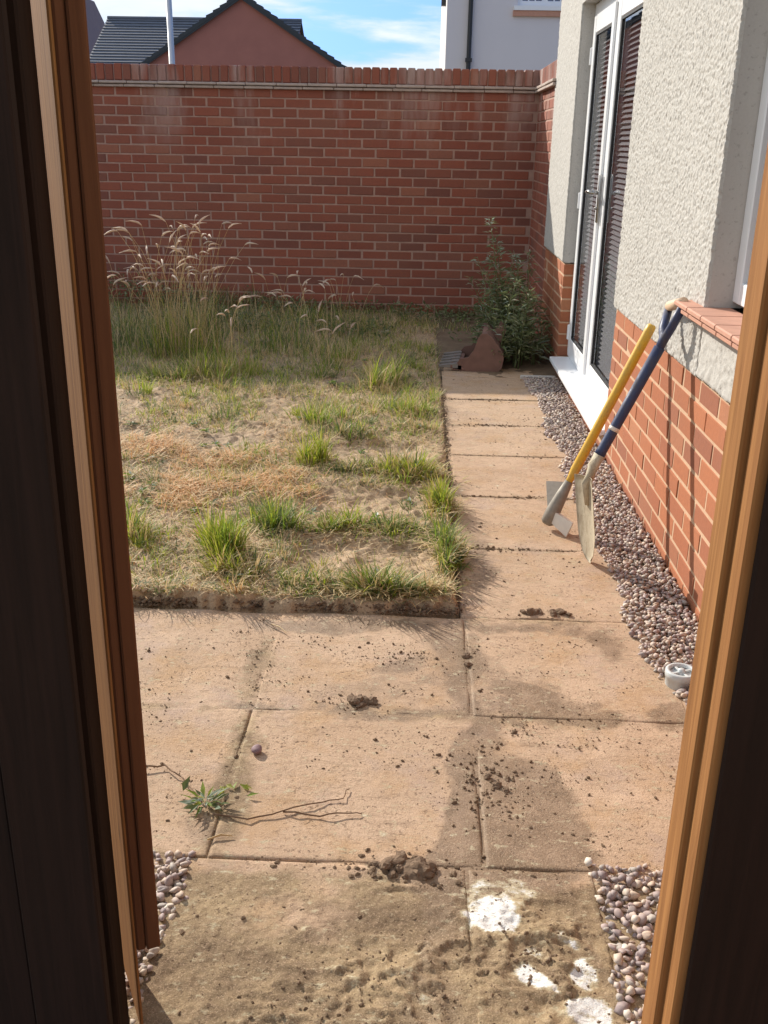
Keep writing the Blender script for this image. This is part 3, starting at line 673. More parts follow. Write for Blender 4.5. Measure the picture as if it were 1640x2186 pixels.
# ------------------------------------------------------------------ houses and lamp beyond the wall
def far_house():
    h = empty('brick_house', (-9, 52, 0), 'red brick house with dark tiled roof and front gable beyond the wall', 'house')
    P = lambda o: (setattr(o, 'parent', h), setattr(o, 'matrix_parent_inverse', Matrix.Translation((9, -52, 0))), o)[2]
    gy, ax, az, ez, hw = 50, -8.50, 7.62, 4.55, 4.85
    mb = MB(); f = [(ax-hw, gy, 0), (ax+hw, gy, 0), (ax+hw, gy, ez), (ax, gy, az-.06), (ax-hw, gy, ez)]; b = [(x, y+5.2, z) for x, y, z in f]
    mb.add(f+b, [(0, 1, 2, 3, 4), (9, 8, 7, 6, 5), (0, 5, 6, 1), (1, 6, 7, 2), (4, 9, 5, 0)]); P(mb.obj('gable_wall', M['far_brick']))
    def slope(name, e0, e1, r1, r0, n, mat, th=.05):
        e0, e1, r0, r1 = map(np.array, (e0, e1, r0, r1)); nrm = np.cross(e1-e0, r0-e0); nrm = nrm/np.linalg.norm(nrm)
        if nrm[2] < 0: nrm = -nrm
        for i in range(n):
            t0, t1 = i/n, (i+1.12)/n; q = [e0+(r0-e0)*t0+nrm*.05, e1+(r1-e1)*t0+nrm*.05, e1+(r1-e1)*min(t1, 1), e0+(r0-e0)*min(t1, 1)]
            m2 = MB().add(q+[p-nrm*.045 for p in q], [(0, 1, 2, 3), (7, 6, 5, 4), (0, 4, 5, 1), (1, 5, 6, 2), (2, 6, 7, 3), (3, 7, 4, 0)]); P(m2.obj(name, mat))
    ov = .15
    for s in (-1, 1):
        e = ax+s*(hw+.35); z = ez-.22
        slope('tile_course', (e, gy-ov, z), (e, gy+5, z), (ax, gy+5, az), (ax, gy-ov, az), 14, M['slate'])
        m2 = MB(); q = [(e, gy-ov-.03, z-.10), (ax, gy-ov-.03, az-.14), (ax, gy-ov-.03, az+.10), (e, gy-ov-.03, z+.12)]
        m2.add(q+[(x, y+.05, zz) for x, y, zz in q], [(0, 1, 2, 3), (7, 6, 5, 4), (0, 4, 5, 1), (2, 6, 7, 3), (0, 3, 7, 4), (1, 5, 6, 2)]); P(m2.obj('verge_board', M['verge']))
        for i in range(16):                       # stepped verge tiles
            t = i/16; xx = e+(ax-e)*t; zz = z+(az-z)*t; dx = (ax-e)/16; dz = (az-z)/16
            P(MB().add([(xx, gy-ov-.045, zz-.03), (xx+dx*1.0, gy-ov-.045, zz+dz-.03), (xx+dx, gy-ov-.045, zz+dz+.13), (xx, gy-ov-.045, zz+.20)]+[(xx, gy+.3, zz-.03), (xx+dx, gy+.3, zz+dz-.03), (xx+dx, gy+.3, zz+dz+.13), (xx, gy+.3, zz+.20)], [(0, 1, 2, 3), (7, 6, 5, 4), (0, 4, 5, 1), (2, 6, 7, 3), (0, 3, 7, 4), (1, 5, 6, 2)]).obj('verge_tile', M['verge']))
    x0, x1 = -16.25, -6.35
    slope('tile_course', (x0, 51.0, 4.7), (x1, 51.0, 4.7), (x1, 55.2, 7.16), (x0, 55.2, 7.16), 17, M['slate'])
    slope('tile_course', (x0, 59.4, 4.7), (x1, 59.4, 4.7), (x1, 55.2, 7.16), (x0, 55.2, 7.16), 3, M['slate'])
    P(MB().tube([(x0, 55.2, 7.16), (x1, 55.2, 7.16)], .12, 8).obj('ridge', M['slate']))
    mb = MB(); f = [(x0+.15, 51.4, 0), (x0+.15, 59, 0), (x0+.15, 59, 4.75), (x0+.15, 55.2, 7.0), (x0+.15, 51.4, 4.75)]; b = [(x1-.15, y, z) for _, y, z in f]
    mb.add(f+b, [(4, 3, 2, 1, 0), (5, 6, 7, 8, 9), (0, 1, 6, 5), (0, 5, 9, 4), (2, 7, 6, 1)]); P(mb.obj('main_wall', M['far_brick']))
    g = empty('brick_house', (-21, 62, 0), 'red brick gable end just showing past the left timber, beyond the tiled roof', 'house')
    G = lambda o: (setattr(o, 'parent', g), setattr(o, 'matrix_parent_inverse', Matrix.Translation((21, -62, 0))), o)[2]
    f = [(-27, 60, 0), (-19.0, 60, 0), (-19.0, 60, 5.2), (-20.9, 60, 9.4), (-27, 60, 9.2)]; b = [(x, 68, z) for x, _, z in f]
    G(MB().add(f+b, [(0, 1, 2, 3, 4), (9, 8, 7, 6, 5), (0, 5, 6, 1), (1, 6, 7, 2), (4, 9, 5, 0), (3, 8, 9, 4)]).obj('gable_wall', M['far_brick']))
    q = [(-19.0, 60.02, 5.2), (-20.9, 60.02, 9.41), (-20.9, 68.2, 9.41), (-19.0, 68.2, 5.2)]
    G(MB().add(q+[(x+.05, y, z+.03) for x, y, z in q], [(0, 1, 2, 3), (7, 6, 5, 4), (0, 4, 5, 1), (1, 5, 6, 2), (2, 6, 7, 3), (3, 7, 4, 0)]).obj('roof', M['brown_tile']))
far_house()
def white_house():
    h = empty('white_house', (5, 24, 0), 'white rendered house in shade beyond the wall corner with black downpipe', 'house')
    P = lambda o: (setattr(o, 'parent', h), setattr(o, 'matrix_parent_inverse', Matrix.Translation((-5, -24, 0))), o)[2]
    x0, y0, y1 = .350, 20, 28.5
    # front wall pieces round the window opening
    wx0, wx1, wz0, wz1 = 1.625, 2.60, 3.84, 5.0
    for (a, b, c, e) in ((x0, wx0, 0, 6), (wx0, wx1, 0, wz0), (wx0, wx1, wz1, 6), (wx1, 8.5, 0, 6)): P(box('wall', (a, y0, c), (b, y0+.25, e), M['white_wall']))
    P(box('side_wall', (x0, y0+.252, 0), (x0+.25, y1, 6), M['white_wall'])); P(box('rear_wall', (x0+.252, y1-.25, 0), (8.5, y1, 6), M['white_wall'])); P(box('side_wall', (8.25, y0+.252, 0), (8.5, y1-.252, 6), M['white_wall']))
    V = [(x0-.3, y0-.3, 5.9), (8.8, y0-.3, 5.9), (8.8, (y0+y1)/2, 8.6), (x0-.3, (y0+y1)/2, 8.6), (8.8, y1+.3, 5.9), (x0-.3, y1+.3, 5.9)]; V2 = [(x, y, z+.12) for x, y, z in V]
    P(MB().add(V+V2, [(0, 3, 2, 1), (3, 5, 4, 2), (6, 7, 8, 9), (9, 8, 10, 11), (0, 1, 7, 6), (4, 5, 11, 10), (0, 6, 9, 3), (3, 9, 11, 5), (1, 2, 8, 7), (2, 4, 10, 8)]).obj('roof', M['slate']))
    mb = MB().tube([(.775, y0-.06, 0), (.775, y0-.06, 6)], .042, 10)
    for z in (2.9, 4.7): mb.box((.715, y0-.115, z), (.835, y0-.001, z+.06))
    P(mb.obj('downpipe', M['black']))
    w = P(empty('window'))
    fr = lambda a, b, c, e: box('window_frame', (a, y0+.06, c), (b, y0+.13, e), M['upvc'], w)
    fr(wx0+.002, wx1-.002, wz0+.001, wz0+.09); fr(wx0+.002, wx1-.002, wz1-.09, wz1-.001); fr(wx0+.002, wx0+.085, wz0+.091, wz1-.091); fr(wx1-.085, wx1-.002, wz0+.091, wz1-.091); fr((wx0+wx1)/2-.05, (wx0+wx1)/2+.05, wz0+.091, wz1-.091)
    mb = MB()
    for s in (-1, 1):
        for k in (1, 2):
            c = (wx0+wx1)/2+s*(.05+k*.12); mb.box((c-.012, y0+.07, wz0+.092), (c+.012, y0+.10, wz1-.092))
        for k in (1, 2, 3): mb.box(((wx0+wx1)/2+s*.052, y0+.072, wz0+.1+k*.22), ((wx0+wx1)/2+s*.40, y0+.098, wz0+.12+k*.22))
    mb.obj('glazing_bars', M['upvc'], w)
    box('pane', (wx0+.08, y0+.115, wz0+.085), (wx1-.08, y0+.121, wz1-.085), M['glass'], w); box('room_lining', (wx0, y0+.6, wz0), (wx1, y0+.7, wz1), M['room'], w)
    P(MB().box((wx0-.07, y0-.07, wz0-.075), (wx1+.07, y0+.06, wz0-.002)).obj('window_board', M['upvc'])); P(MB().box((wx0-.08, y0-.05, wz0-.17), (wx1+.08, y0+.02, wz0-.077)).obj('window_sill', M['terracotta']))
    P(box('vent', (x0-.09, 21.4, 4.0), (x0-.001, 21.6, 4.25), M['black']))
white_house()
def lamp():
    l = empty('street_lamp', (-3.553, 15, 0), 'plain grey street lamp column in front of the gabled brick house', 'street lamp')
    MB().tube([(0, 0, 0), (0, 0, 1.3), (0, 0, 1.32), (0, 0, 6.0)], [.07, .07, .043, .036], 14).obj('column', M['lamp_grey'], l, True)
    MB().tube([(0, 0, 5.95), (.02, -.12, 6.1), (.03, -.45, 6.15)], .03, 8).obj('bracket', M['lamp_grey'], l, True)
    MB().box((-.09, -.95, 6.1), (.15, -.4, 6.2), .03).obj('lantern', M['lamp_grey'], l)
lamp()

# ------------------------------------------------------------------ timber gateway
def plank(name, a, b, w, z0, z1, mat, parent, lean=0.0):
    """board whose long face runs in plan from a to b, thickness w to its left"""
    a, b = np.array(a), np.array(b); d = (b-a)/np.linalg.norm(b-a); n = np.array((-d[1], d[0]))*w
    V0, F = box_vf((0, 0, z0), (np.linalg.norm(b-a), 1, z1), .0)
    L_ = np.linalg.norm(b-a); V, F = box_vf((0, 0, z0), (L_, w, z1), .003)
    X = a[0]+V[:, 0]*d[0]-V[:, 1]*d[1]; Y = a[1]+V[:, 0]*d[1]+V[:, 1]*d[0]
    return adopt(link(name, mesh(name, np.stack([X, Y, V[:, 2]], 1), F, mat)), parent)
def gateway():
    g = empty('garden_gate', (0, 0, 0), 'open brown timber gate leaf standing edge on at the left of the patio', 'gate')
    # outer board (its left face catches the sun), then the shorter stile fixed to its edge
    N = np.array((-.456, 1.300)); t = np.array((-.450, .893)); s = np.array((.893, .450))
    p0 = N+t*.205
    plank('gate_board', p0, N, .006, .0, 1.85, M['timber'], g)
    plank('gate_brace', N+s*.0065+t*.195, N+s*.0065, .0155, .172, 1.85, M['timber_shaded'], g)
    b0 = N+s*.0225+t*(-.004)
    plank('stile', b0, b0+s*.0235, .07, .172, 1.85, M['timber_shaded'], g)
    f = empty('timber_fence', (-.9, 1.2, 0), 'dark brown close boarded fence panel left of the open gate', 'fence')
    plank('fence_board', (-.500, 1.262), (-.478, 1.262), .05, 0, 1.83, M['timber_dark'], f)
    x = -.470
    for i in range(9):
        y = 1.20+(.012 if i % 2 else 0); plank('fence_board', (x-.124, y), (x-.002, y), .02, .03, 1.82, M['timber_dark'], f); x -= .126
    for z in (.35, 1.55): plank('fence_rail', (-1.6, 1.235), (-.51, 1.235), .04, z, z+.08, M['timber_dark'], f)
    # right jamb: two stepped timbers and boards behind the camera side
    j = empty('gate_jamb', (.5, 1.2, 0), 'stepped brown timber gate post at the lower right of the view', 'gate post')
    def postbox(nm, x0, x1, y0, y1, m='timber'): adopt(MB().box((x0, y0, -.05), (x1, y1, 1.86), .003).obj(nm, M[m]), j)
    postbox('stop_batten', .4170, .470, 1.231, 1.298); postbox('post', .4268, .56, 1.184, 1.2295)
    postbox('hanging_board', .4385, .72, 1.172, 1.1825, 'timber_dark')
gateway()

# ------------------------------------------------------------------ tools against the wall
def vec(*a): return np.array(a, float)
def unit(v): return v/np.linalg.norm(v)
def spade():
    t = empty('shovel', (.68, 3.465, 0), 'clay caked shovel with dark blue shaft and split handle leaning on the house wall', 'shovel')
    A = lambda o: adopt(o, t)
    tip, top = vec(.680, 3.462, .003), vec(.637, 3.505, .330); ln = unit(top-tip); w = vec(-.26, .965, 0); w = unit(w-ln*(w@ln)); n = np.cross(ln, w)   # n points away from the wall
    if n[0] > 0: n = -n
    nu, nv = 13, 15; V = []; Lb = np.linalg.norm(top-tip)
    for side in (0, 1):
        for j in range(nv):
            v = j/(nv-1); half = .078*min(1, .30+1.25*math.sqrt(v)) if v < .5 else .078+.002*v
            for i in range(nu):
                u = -1+2*i/(nu-1); dish = -.020*(1-u*u)*(.35+.65*v)+.012*v*v*0
                crease = .006*math.exp(-(u*4)**2)*v
                p = tip+ln*Lb*(v+.05*u*u*(1-v))+w*u*half+n*(dish+crease+.010)+n*(.0022 if side == 0 else -.0)
                V.append(p)
    F = [tuple(f) for f in grid_faces(nu, nv)]+[tuple(f[::-1]+nu*nv) for f in grid_faces(nu, nv)]
    rim = [i for i in range(nu)]+[j*nu+nu-1 for j in range(1, nv)]+[(nv-1)*nu+i for i in range(nu-2, -1, -1)]+[j*nu for j in range(nv-2, 0, -1)]
    for a, b in zip(rim, rim[1:]+rim[:1]): F.append((a, b, b+nu*nv, a+nu*nv))
    me = mesh('blade', V, F, M['clay_steel'], True); A(link('blade', me))
    so, sp = vec(.640, 3.502, .325), vec(.862, 3.552, .800); d = unit(sp-so)
    A(MB().tube([so-ln*.10, so-ln*.02, so+d*.05, so+d*.10], [.012, .020, .021, .0215], 12).obj('socket', M['clay_steel'], None, True))
    A(MB().tube([so+d*.10, so+d*.12, (so+sp)/2, sp+d*.01], [.0215, .0195, .0195, .0205], 14).obj('shaft', M['blue'], None, True))
    A(MB().tube([so+d*.20, so+d*.215], [.0205, .0205], 14).obj('band', M['bright_edge'], None, True))
    e1, e2 = vec(.912, 3.672, .932), vec(.912, 3.468, .978)
    for e in (e1, e2):
        q = (sp+e)/2+(e-(e1+e2)/2)*.10
        A(MB().tube([sp-d*.02, sp+d*.03+(e-sp)*.1, q, e], [.016, .0165, .016, .0155], 10).obj('handle_arm', M['blue'], None, True))
    g = unit(e2-e1); A(MB().tube([e1+g*.012+vec(0, 0, .006), e2-g*.012+vec(0, 0, .006)], [.0185, .0185], 14).obj('grip', M['grip'], None, True))
spade()
def mattock():
    t = empty('mattock', (.56, 3.83, 0), 'mattock with bright yellow handle leaning beside the blue shovel', 'mattock')
    A = lambda o: adopt(o, t)
    e, tp = vec(.584, 3.813, .100), vec(.905, 3.868, .838); d = unit(tp-e)
    A(MB().tube([e+d*.10, e+d*.13, e+d*.17, e+d*.45, tp-d*.03, tp-d*.008, tp], [.0135, .015, .0195, .0185, .0195, .0185, .012], 14).obj('handle', M['yellow'], None, True))
    A(MB().tube([e-d*.085, e-d*.075, e-d*.02, e+d*.05, e+d*.115], [.019, .029, .031, .025, .017], 12).obj('eye', M['grey_steel'], None, True))
    def plate(name, a, b, wdir, w0, w1, th, mat):
        a, b = vec(*a), vec(*b); l = unit(b-a); wd = unit(vec(*wdir)-l*(vec(*wdir)@l)); n = np.cross(l, wd)
        V = []
        for p, ww, tt in ((a, w0, th), ((a+b)/2, (w0+w1)/2*1.02, th*.7), (b, w1, th*.25)):
            for sx, sz in ((-1, -1), (1, -1), (1, 1), (-1, 1)): V.append(p+wd*ww*sx/2+n*tt*sz/2)
        F = [(3, 2, 1, 0), (8, 9, 10, 11)]
        for k in (0, 4):
            for i in range(4): F.append((k+i, k+(i+1) % 4, k+4+(i+1) % 4, k+4+i))
        A(link(name, mesh(name, V, F, mat)))
    plate('adze_blade', (.576, 3.83, .075), (.598, 3.975, .150), (1, .05, .15), .044, .078, .02, M['grey_steel'])
    plate('axe_blade', (.574, 3.80, .060), (.632, 3.715, .034), (.2, .1, 1), .046, .066, .024, M['bright_edge'])
mattock()

def bucket():
    b = empty('digger_bucket', (.42, 6.8, 0), 'rusty toothed digger bucket lying on its back where the path ends', 'digger bucket')
    A = lambda o: adopt(o, b)
    y0 = 6.77; D = vec(.045, .46, .0)
    prof = [(.245, .012), (.26, .042), (.296, .090), (.35, .100), (.385, .150), (.412, .235), (.436, .268), (.472, .266), (.508, .238), (.556, .180), (.585, .135), (.594, .090), (.583, .03), (.56, .006), (.416, .002)]
    P = [vec(x, y0, z) for x, z in prof]
    def side(off):
        n = len(P); V = [p+off for p in P]+[p+off+D*.03 for p in P]
        F = [tuple(range(n))[::-1], tuple(range(n, 2*n))]+[(i, (i+1) % n, n+(i+1) % n, n+i) for i in range(n)]
        return mesh('side_plate', V, F, M['rust'])
    A(link('side_plate', side(D*0))); A(link('side_plate', side(D*.97)))
    # curved back and floor between the sides
    idx = [6, 7, 8, 9, 10, 11, 12, 13, 14, 0]; c = vec(.42, y0, .12); V = []; n = len(idx)
    for i in idx: V += [P[i]+D*.031, P[i]+D*.969]
    for i in idx:
        q = P[i]+(c-P[i])*.05; V += [q+D*.031, q+D*.969]
    F = [(2*k, 2*k+1, 2*k+3, 2*k+2) for k in range(n-1)]+[(2*n+2*k+2, 2*n+2*k+3, 2*n+2*k+1, 2*n+2*k) for k in range(n-1)]+[(0, 2*n, 2*n+1, 1), (2*n-2, 2*n-1, 4*n-1, 4*n-2)]
    A(link('shell', mesh('shell', V, F, M['rust'])))
    A(MB().add([P[0]+D*0+vec(-.015, 0, .012), P[0]+D+vec(-.015, 0, .012), P[0]+D+vec(.06, 0, .0), P[0]+vec(.06, 0, .0)]+[P[0]+D*0+vec(-.015, 0, .034), P[0]+D+vec(-.015, 0, .034), P[0]+D+vec(.06, 0, .03), P[0]+vec(.06, 0, .03)], [(3, 2, 1, 0), (4, 5, 6, 7), (0, 1, 5, 4), (1, 2, 6, 5), (2, 3, 7, 6), (3, 0, 4, 7)]).obj('lip', M['rust']))
    for k in range(5):
        o = P[0]+D*(.05+.225*k)+vec(-.012, 0, .012); w = .026
        V = [o+vec(.045, -w, 0), o+vec(.045, w, 0), o+vec(.045, w, .034), o+vec(.045, -w, .034), o+vec(-.085, -w*.6, .006), o+vec(-.085, w*.6, .006), o+vec(-.085, w*.6, .015), o+vec(-.085, -w*.6, .015)]
        A(link('tooth', mesh('tooth', V, [(0, 1, 2, 3), (7, 6, 5, 4), (0, 4, 5, 1), (1, 5, 6, 2), (2, 6, 7, 3), (3, 7, 4, 0)], M['tooth'])))
    for f in (.33, .62):                     # hanger ears on the back
        q = P[8]+D*f; V = [q+vec(-.02, 0, -.02), q+vec(.06, 0, -.06), q+vec(.09, 0, .03), q+vec(.05, 0, .07)]; V = V+[p+D*.05 for p in V]
        A(link('ear', mesh('ear', V, [(0, 1, 2, 3), (7, 6, 5, 4), (0, 4, 5, 1), (1, 5, 6, 2), (2, 6, 7, 3), (3, 7, 4, 0)], M['rust'])))
bucket()

def drain():
    d = empty('drain_cap', (.80, 2.575, 0), 'round pale grey drain cap standing in the gravel by the gate post', 'drain cap')
    n = 28
    def lathe(pr, mat, name):
        V = [(r*math.cos(2*math.pi*k/n), r*math.sin(2*math.pi*k/n), z) for r, z in pr for k in range(n)]
        F = [(i*n+k, i*n+(k+1) % n, (i+1)*n+(k+1) % n, (i+1)*n+k) for i in range(len(pr)-1) for k in range(n)]
        if pr[-1][0] < .002: pass
        return link(name, mesh(name, V, F, mat, True), d)
    lathe([(.043, -.03), (.043, .026), (.046, .028), (.046, .046), (.043, .049), (.036, .049), (.034, .045), (.033, .040)], M['drain'], 'collar')
    lathe([(.0335, .038), (.012, .038), (.010, .042), (.010, .050), (.006, .053), (.0005, .053)], M['drain'], 'lid')
    for a in (0.4, 0.4+math.pi/2): MB().box((-.031, -.004, .038), (.031, .004, .045), .001).obj('rib', M['drain'], d, rot=(0, 0, a), loc=(0, 0, 0))
drain()

# ------------------------------------------------------------------ grass and weeds
GM = ['green', 'lime', 'dull', 'straw', 'rusty', 'weed', 'broad']
class Blades:
    def __init__(s): s.V = []; s.F = []; s.mi = []; s.n = 0
    def blade(s, x, y, z, h, w, az, lean, curl, mi, seg=4):
        """ribbon that leaves the ground at 'lean' from upright and bends over by 'curl'"""
        ca, sa = math.cos(az), math.sin(az); th = lean; px = py = 0.0; st = h/seg
        wx, wy = -sa, ca; tw = random.uniform(-.5, .5)
        wx, wy = wx*math.cos(tw)+ca*math.sin(tw), wy*math.cos(tw)+sa*math.sin(tw)
        r = 0.0; zz = 0.0
        for i in range(seg+1):
            ww = w*(1-(i/seg)**1.6)*.5+.0003
            cx, cy = x+ca*r, y+sa*r
            s.V += [(cx-wx*ww, cy-wy*ww, z+zz), (cx+wx*ww, cy+wy*ww, z+zz)]
            r += math.sin(th)*st; zz += math.cos(th)*st; th += curl/seg
        for i in range(seg):
            a = s.n+2*i; s.F.append((a, a+1, a+3, a+2)); s.mi.append(mi)
        s.n += 2*(seg+1)
    def lay(s, x, y, z, l, w, az, mi, tilt=0.0):
        ca, sa = math.cos(az), math.sin(az); b = random.uniform(-.25, .25)*l; up = l*tilt
        pts = [(0, 0, 0), (l*.5, b*.5, up*.6+.003), (l, b*.2, up)]
        for i, (u, v, zz) in enumerate(pts):
            ww = w*(.5, .5, .15)[i]
            s.V += [(x+ca*u-sa*(v-ww), y+sa*u+ca*(v-ww), z+zz), (x+ca*u-sa*(v+ww), y+sa*u+ca*(v+ww), z+zz)]
        for i in range(2):
            a = s.n+2*i; s.F.append((a, a+1, a+3, a+2)); s.mi.append(mi)
        s.n += 6
    def leaf(s, p, d, l, w, mi, n=None):
        p = Vector(p); d = Vector(d).normalized(); a = d.cross(Vector((random.gauss(0, .4), random.gauss(0, .4), 1))).normalized(); u = a.cross(d).normalized()
        q = [p, p+d*l*.4+a*w*.5+u*l*.05, p+d*l-u*l*.15, p+d*l*.4-a*w*.5+u*l*.05, p+d*l*.45-u*w*.12]
        s.V += [v[:] for v in q]; k = s.n; s.F += [(k, k+1, k+4), (k+1, k+2, k+4), (k+2, k+3, k+4), (k+3, k, k+4)]; s.mi += [mi]*4; s.n += 5
    def mesh(s, name):
        return mesh(name, np.array(s.V), s.F, [M[k] for k in GM], False, s.mi)
    def obj(s, name, parent=None): return link(name, s.mesh(name), parent)
_gx, _gy = np.arange(-5.2, .2, .01), np.arange(2.9, 9.3, .01); _GX, _GY = np.meshgrid(_gx, _gy); _GZ = lawn_z(_GX, _GY)
def lz(x, y):
    if x >= .17: return 0.0
    return float(_GZ[min(max(int(round((y-2.9)*100)), 0), len(_gy)-1), min(max(int(round((x+5.2)*100)), 0), len(_gx)-1)])
def pick(mixd):
    r = random.random(); t = 0
    for k, v in mixd:
        t += v
        if r <= t: return GM.index(k)
    return GM.index(mixd[-1][0])
def tuft(label, x, y, rx, ry, h, n, mixd, lean=.5, w=.0045, cat='grass tuft', name='grass_tuft'):
    rx, ry, h, n, w = rx*1.28, ry*1.2, h*1.18, int(n*1.75), w*1.1
    b = Blades()
    subs = [(x, y, 1.0, .85, 1.0), (x, y, 1.0, .7, 1.0)]
    for _ in range(8):
        r = math.sqrt(random.random())*.78; a = random.uniform(0, 6.283); subs.append((x+rx*r*math.cos(a), y+ry*r*math.sin(a), random.uniform(.4, .8), random.uniform(.5, 1.15), random.random()))
    for _ in range(n):
        cx, cy, q, hs, kind = random.choice(subs); r = abs(random.gauss(0, .5)); a = random.uniform(0, 6.283); px, py = cx+rx*q*r*math.cos(a), cy+ry*q*r*math.sin(a)
        az = math.atan2(math.sin(a)*ry, math.cos(a)*rx)+random.gauss(0, .7)
        if px < .165 and py < 2.99: py = 2.99+random.uniform(0, .03)
        hh = h*1.22*hs*random.uniform(.35, 1.15)*(1-.25*min(r, 1))
        b.blade(px-x, py-y, lz(px, py)-.006, hh, w*1.15*random.uniform(.5, 1.3), az, abs(random.gauss(0, lean*.45))+lean*.5*min(r, 1.2), random.uniform(.2, 1.4), pick(mixd) if kind > .22 else pick([('straw', .5), ('dull', .3), ('lime', .2)]))
    for _ in range(n//5):
        a = random.uniform(0, 6.283); b.lay(rx*1.1*math.cos(a)*random.random(), ry*1.1*math.sin(a)*random.random(), lz(x, y)+random.uniform(.0, .02), h*.7, .004, random.uniform(0, 6.28), GM.index('straw'), random.uniform(0, .25))
    return tag(link(name, b.mesh(name), None, (x, y, 0)), label, cat, 'grass tufts on the bare lawn')
G1 = [('green', .62), ('lime', .2), ('straw', .18)]; G2 = [('lime', .62), ('green', .2), ('straw', .18)]; G3 = [('dull', .6), ('green', .25), ('straw', .15)]; G4 = [('dull', .35), ('straw', .4), ('green', .25)]
tuft('long drooping green grass tuft over the front edge of the lawn', -.10, 3.075, .15, .035, .11, 420, [('green', .55), ('dull', .3), ('straw', .15)], .9)
tuft('dry thin grass tuft left of the drooping grass on the lawn edge', -.34, 3.10, .10, .05, .075, 170, G4, .7)
tuft('sparse bleached grass tuft on the front corner of the lawn', .08, 3.10, .07, .05, .07, 150, [('straw', .75), ('dull', .25)], .9)
tuft('tall bright green grass tuft near the front left of the lawn', -.69, 3.36, .07, .075, .17, 260, [('green', .45), ('lime', .45), ('straw', .1)], .42, .005)
tuft('small yellow green grass tuft just in front of the tall bright one', -.62, 3.17, .07, .055, .10, 150, G2, .6)
tuft('dark green weedy tuft behind the tall bright grass tuft', -.56, 3.68, .12, .11, .12, 300, [('green', .5), ('dull', .35), ('lime', .15)], .55)
tuft('green grass tuft close beside the left timber gate', -1.09, 3.50, .08, .08, .12, 220, G1, .6)
tuft('low tuft of mixed grass between the two bare rectangles', -.24, 3.66, .16, .055, .085, 330, G1, .8)
tuft('grey green low weeds along the middle grass row by the path', -.02, 3.66, .12, .06, .06, 230, G3, .8)
tuft('dense green grass tuft spilling onto the path edge', .125, 3.45, .06, .16, .10, 380, [('dull', .4), ('green', .45), ('lime', .15)], .85)
tuft('yellow tipped grass tuft on the lawn edge beside the path', .12, 3.98, .06, .15, .11, 300, [('lime', .5), ('green', .35), ('straw', .15)], .7)
tuft('wide spiky yellow green tuft at the corner of the far bare rectangle', .0, 4.40, .14, .08, .125, 380, G2, .85, .005)
tuft('dull green low tuft along the far bare rectangle', -.26, 4.42, .13, .05, .06, 200, G3, .8)
tuft('upright yellow green tuft left of the far bare rectangle', -.49, 4.52, .06, .06, .14, 150, G2, .35)
tuft('small grey green clump of weeds in the middle of the lawn', -.34, 5.03, .08, .09, .09, 160, G3, .8)
tuft('loose green grass tuft in the middle of the lawn behind the grey weeds', -.50, 5.32, .12, .13, .11, 240, G1, .7)
tuft('bright green grass tuft beside the far half of the path', -.02, 5.55, .09, .12, .11, 230, G1, .7)
tuft('pale flattened tuft in front of the bright tuft by the path', -.01, 5.18, .09, .09, .06, 130, G4, .9)
tuft('tall loose green tuft near the digger bucket on the lawn', -.22, 6.22, .12, .14, .19, 230, G1, .5)
tuft('pale green tuft on the far left of the lawn before the tall seeding grass', -1.52, 6.25, .26, .22, .13, 420, [('green', .45), ('lime', .2), ('straw', .35)], .7)

def rusty_patch(label, x, y, rx, ry, n):
    b = Blades()
    for _ in range(n):
        r = math.sqrt(random.random())*random.uniform(.6, 1.25); a = random.uniform(0, 6.283); px, py = rx*r*math.cos(a), ry*r*math.sin(a); z = lz(x+px, y+py)
        if float(fbm(np.array((x+px)*6.), np.array((y+py)*6.), 97)) < .46: continue
        if random.random() < .55: b.lay(px, py, z+random.uniform(.002, .03), random.uniform(.04, .11), .0035, random.uniform(0, 6.28), pick([('rusty', .62), ('straw', .38)]), random.uniform(-.1, .35))
        else: b.blade(px, py, z-.004, random.uniform(.03, .09), .0035, random.uniform(0, 6.28), random.uniform(.4, 1.2), random.uniform(.2, 1.2), pick([('rusty', .7), ('straw', .3)]), 3)
    tag(link('dead_grass', b.mesh('dead_grass'), None, (x, y, 0)), label, 'dead grass', 'patches of dead orange grass')
rusty_patch('orange dead grass patch close to the left gate on the lawn', -1.10, 3.98, .30, .24, 1900)
rusty_patch('large orange dead grass patch further back on the left of the lawn', -1.05, 4.62, .44, .36, 2900)
rusty_patch('thin tan dead grass patch in the middle of the lawn', -.62, 4.15, .26, .24, 900)

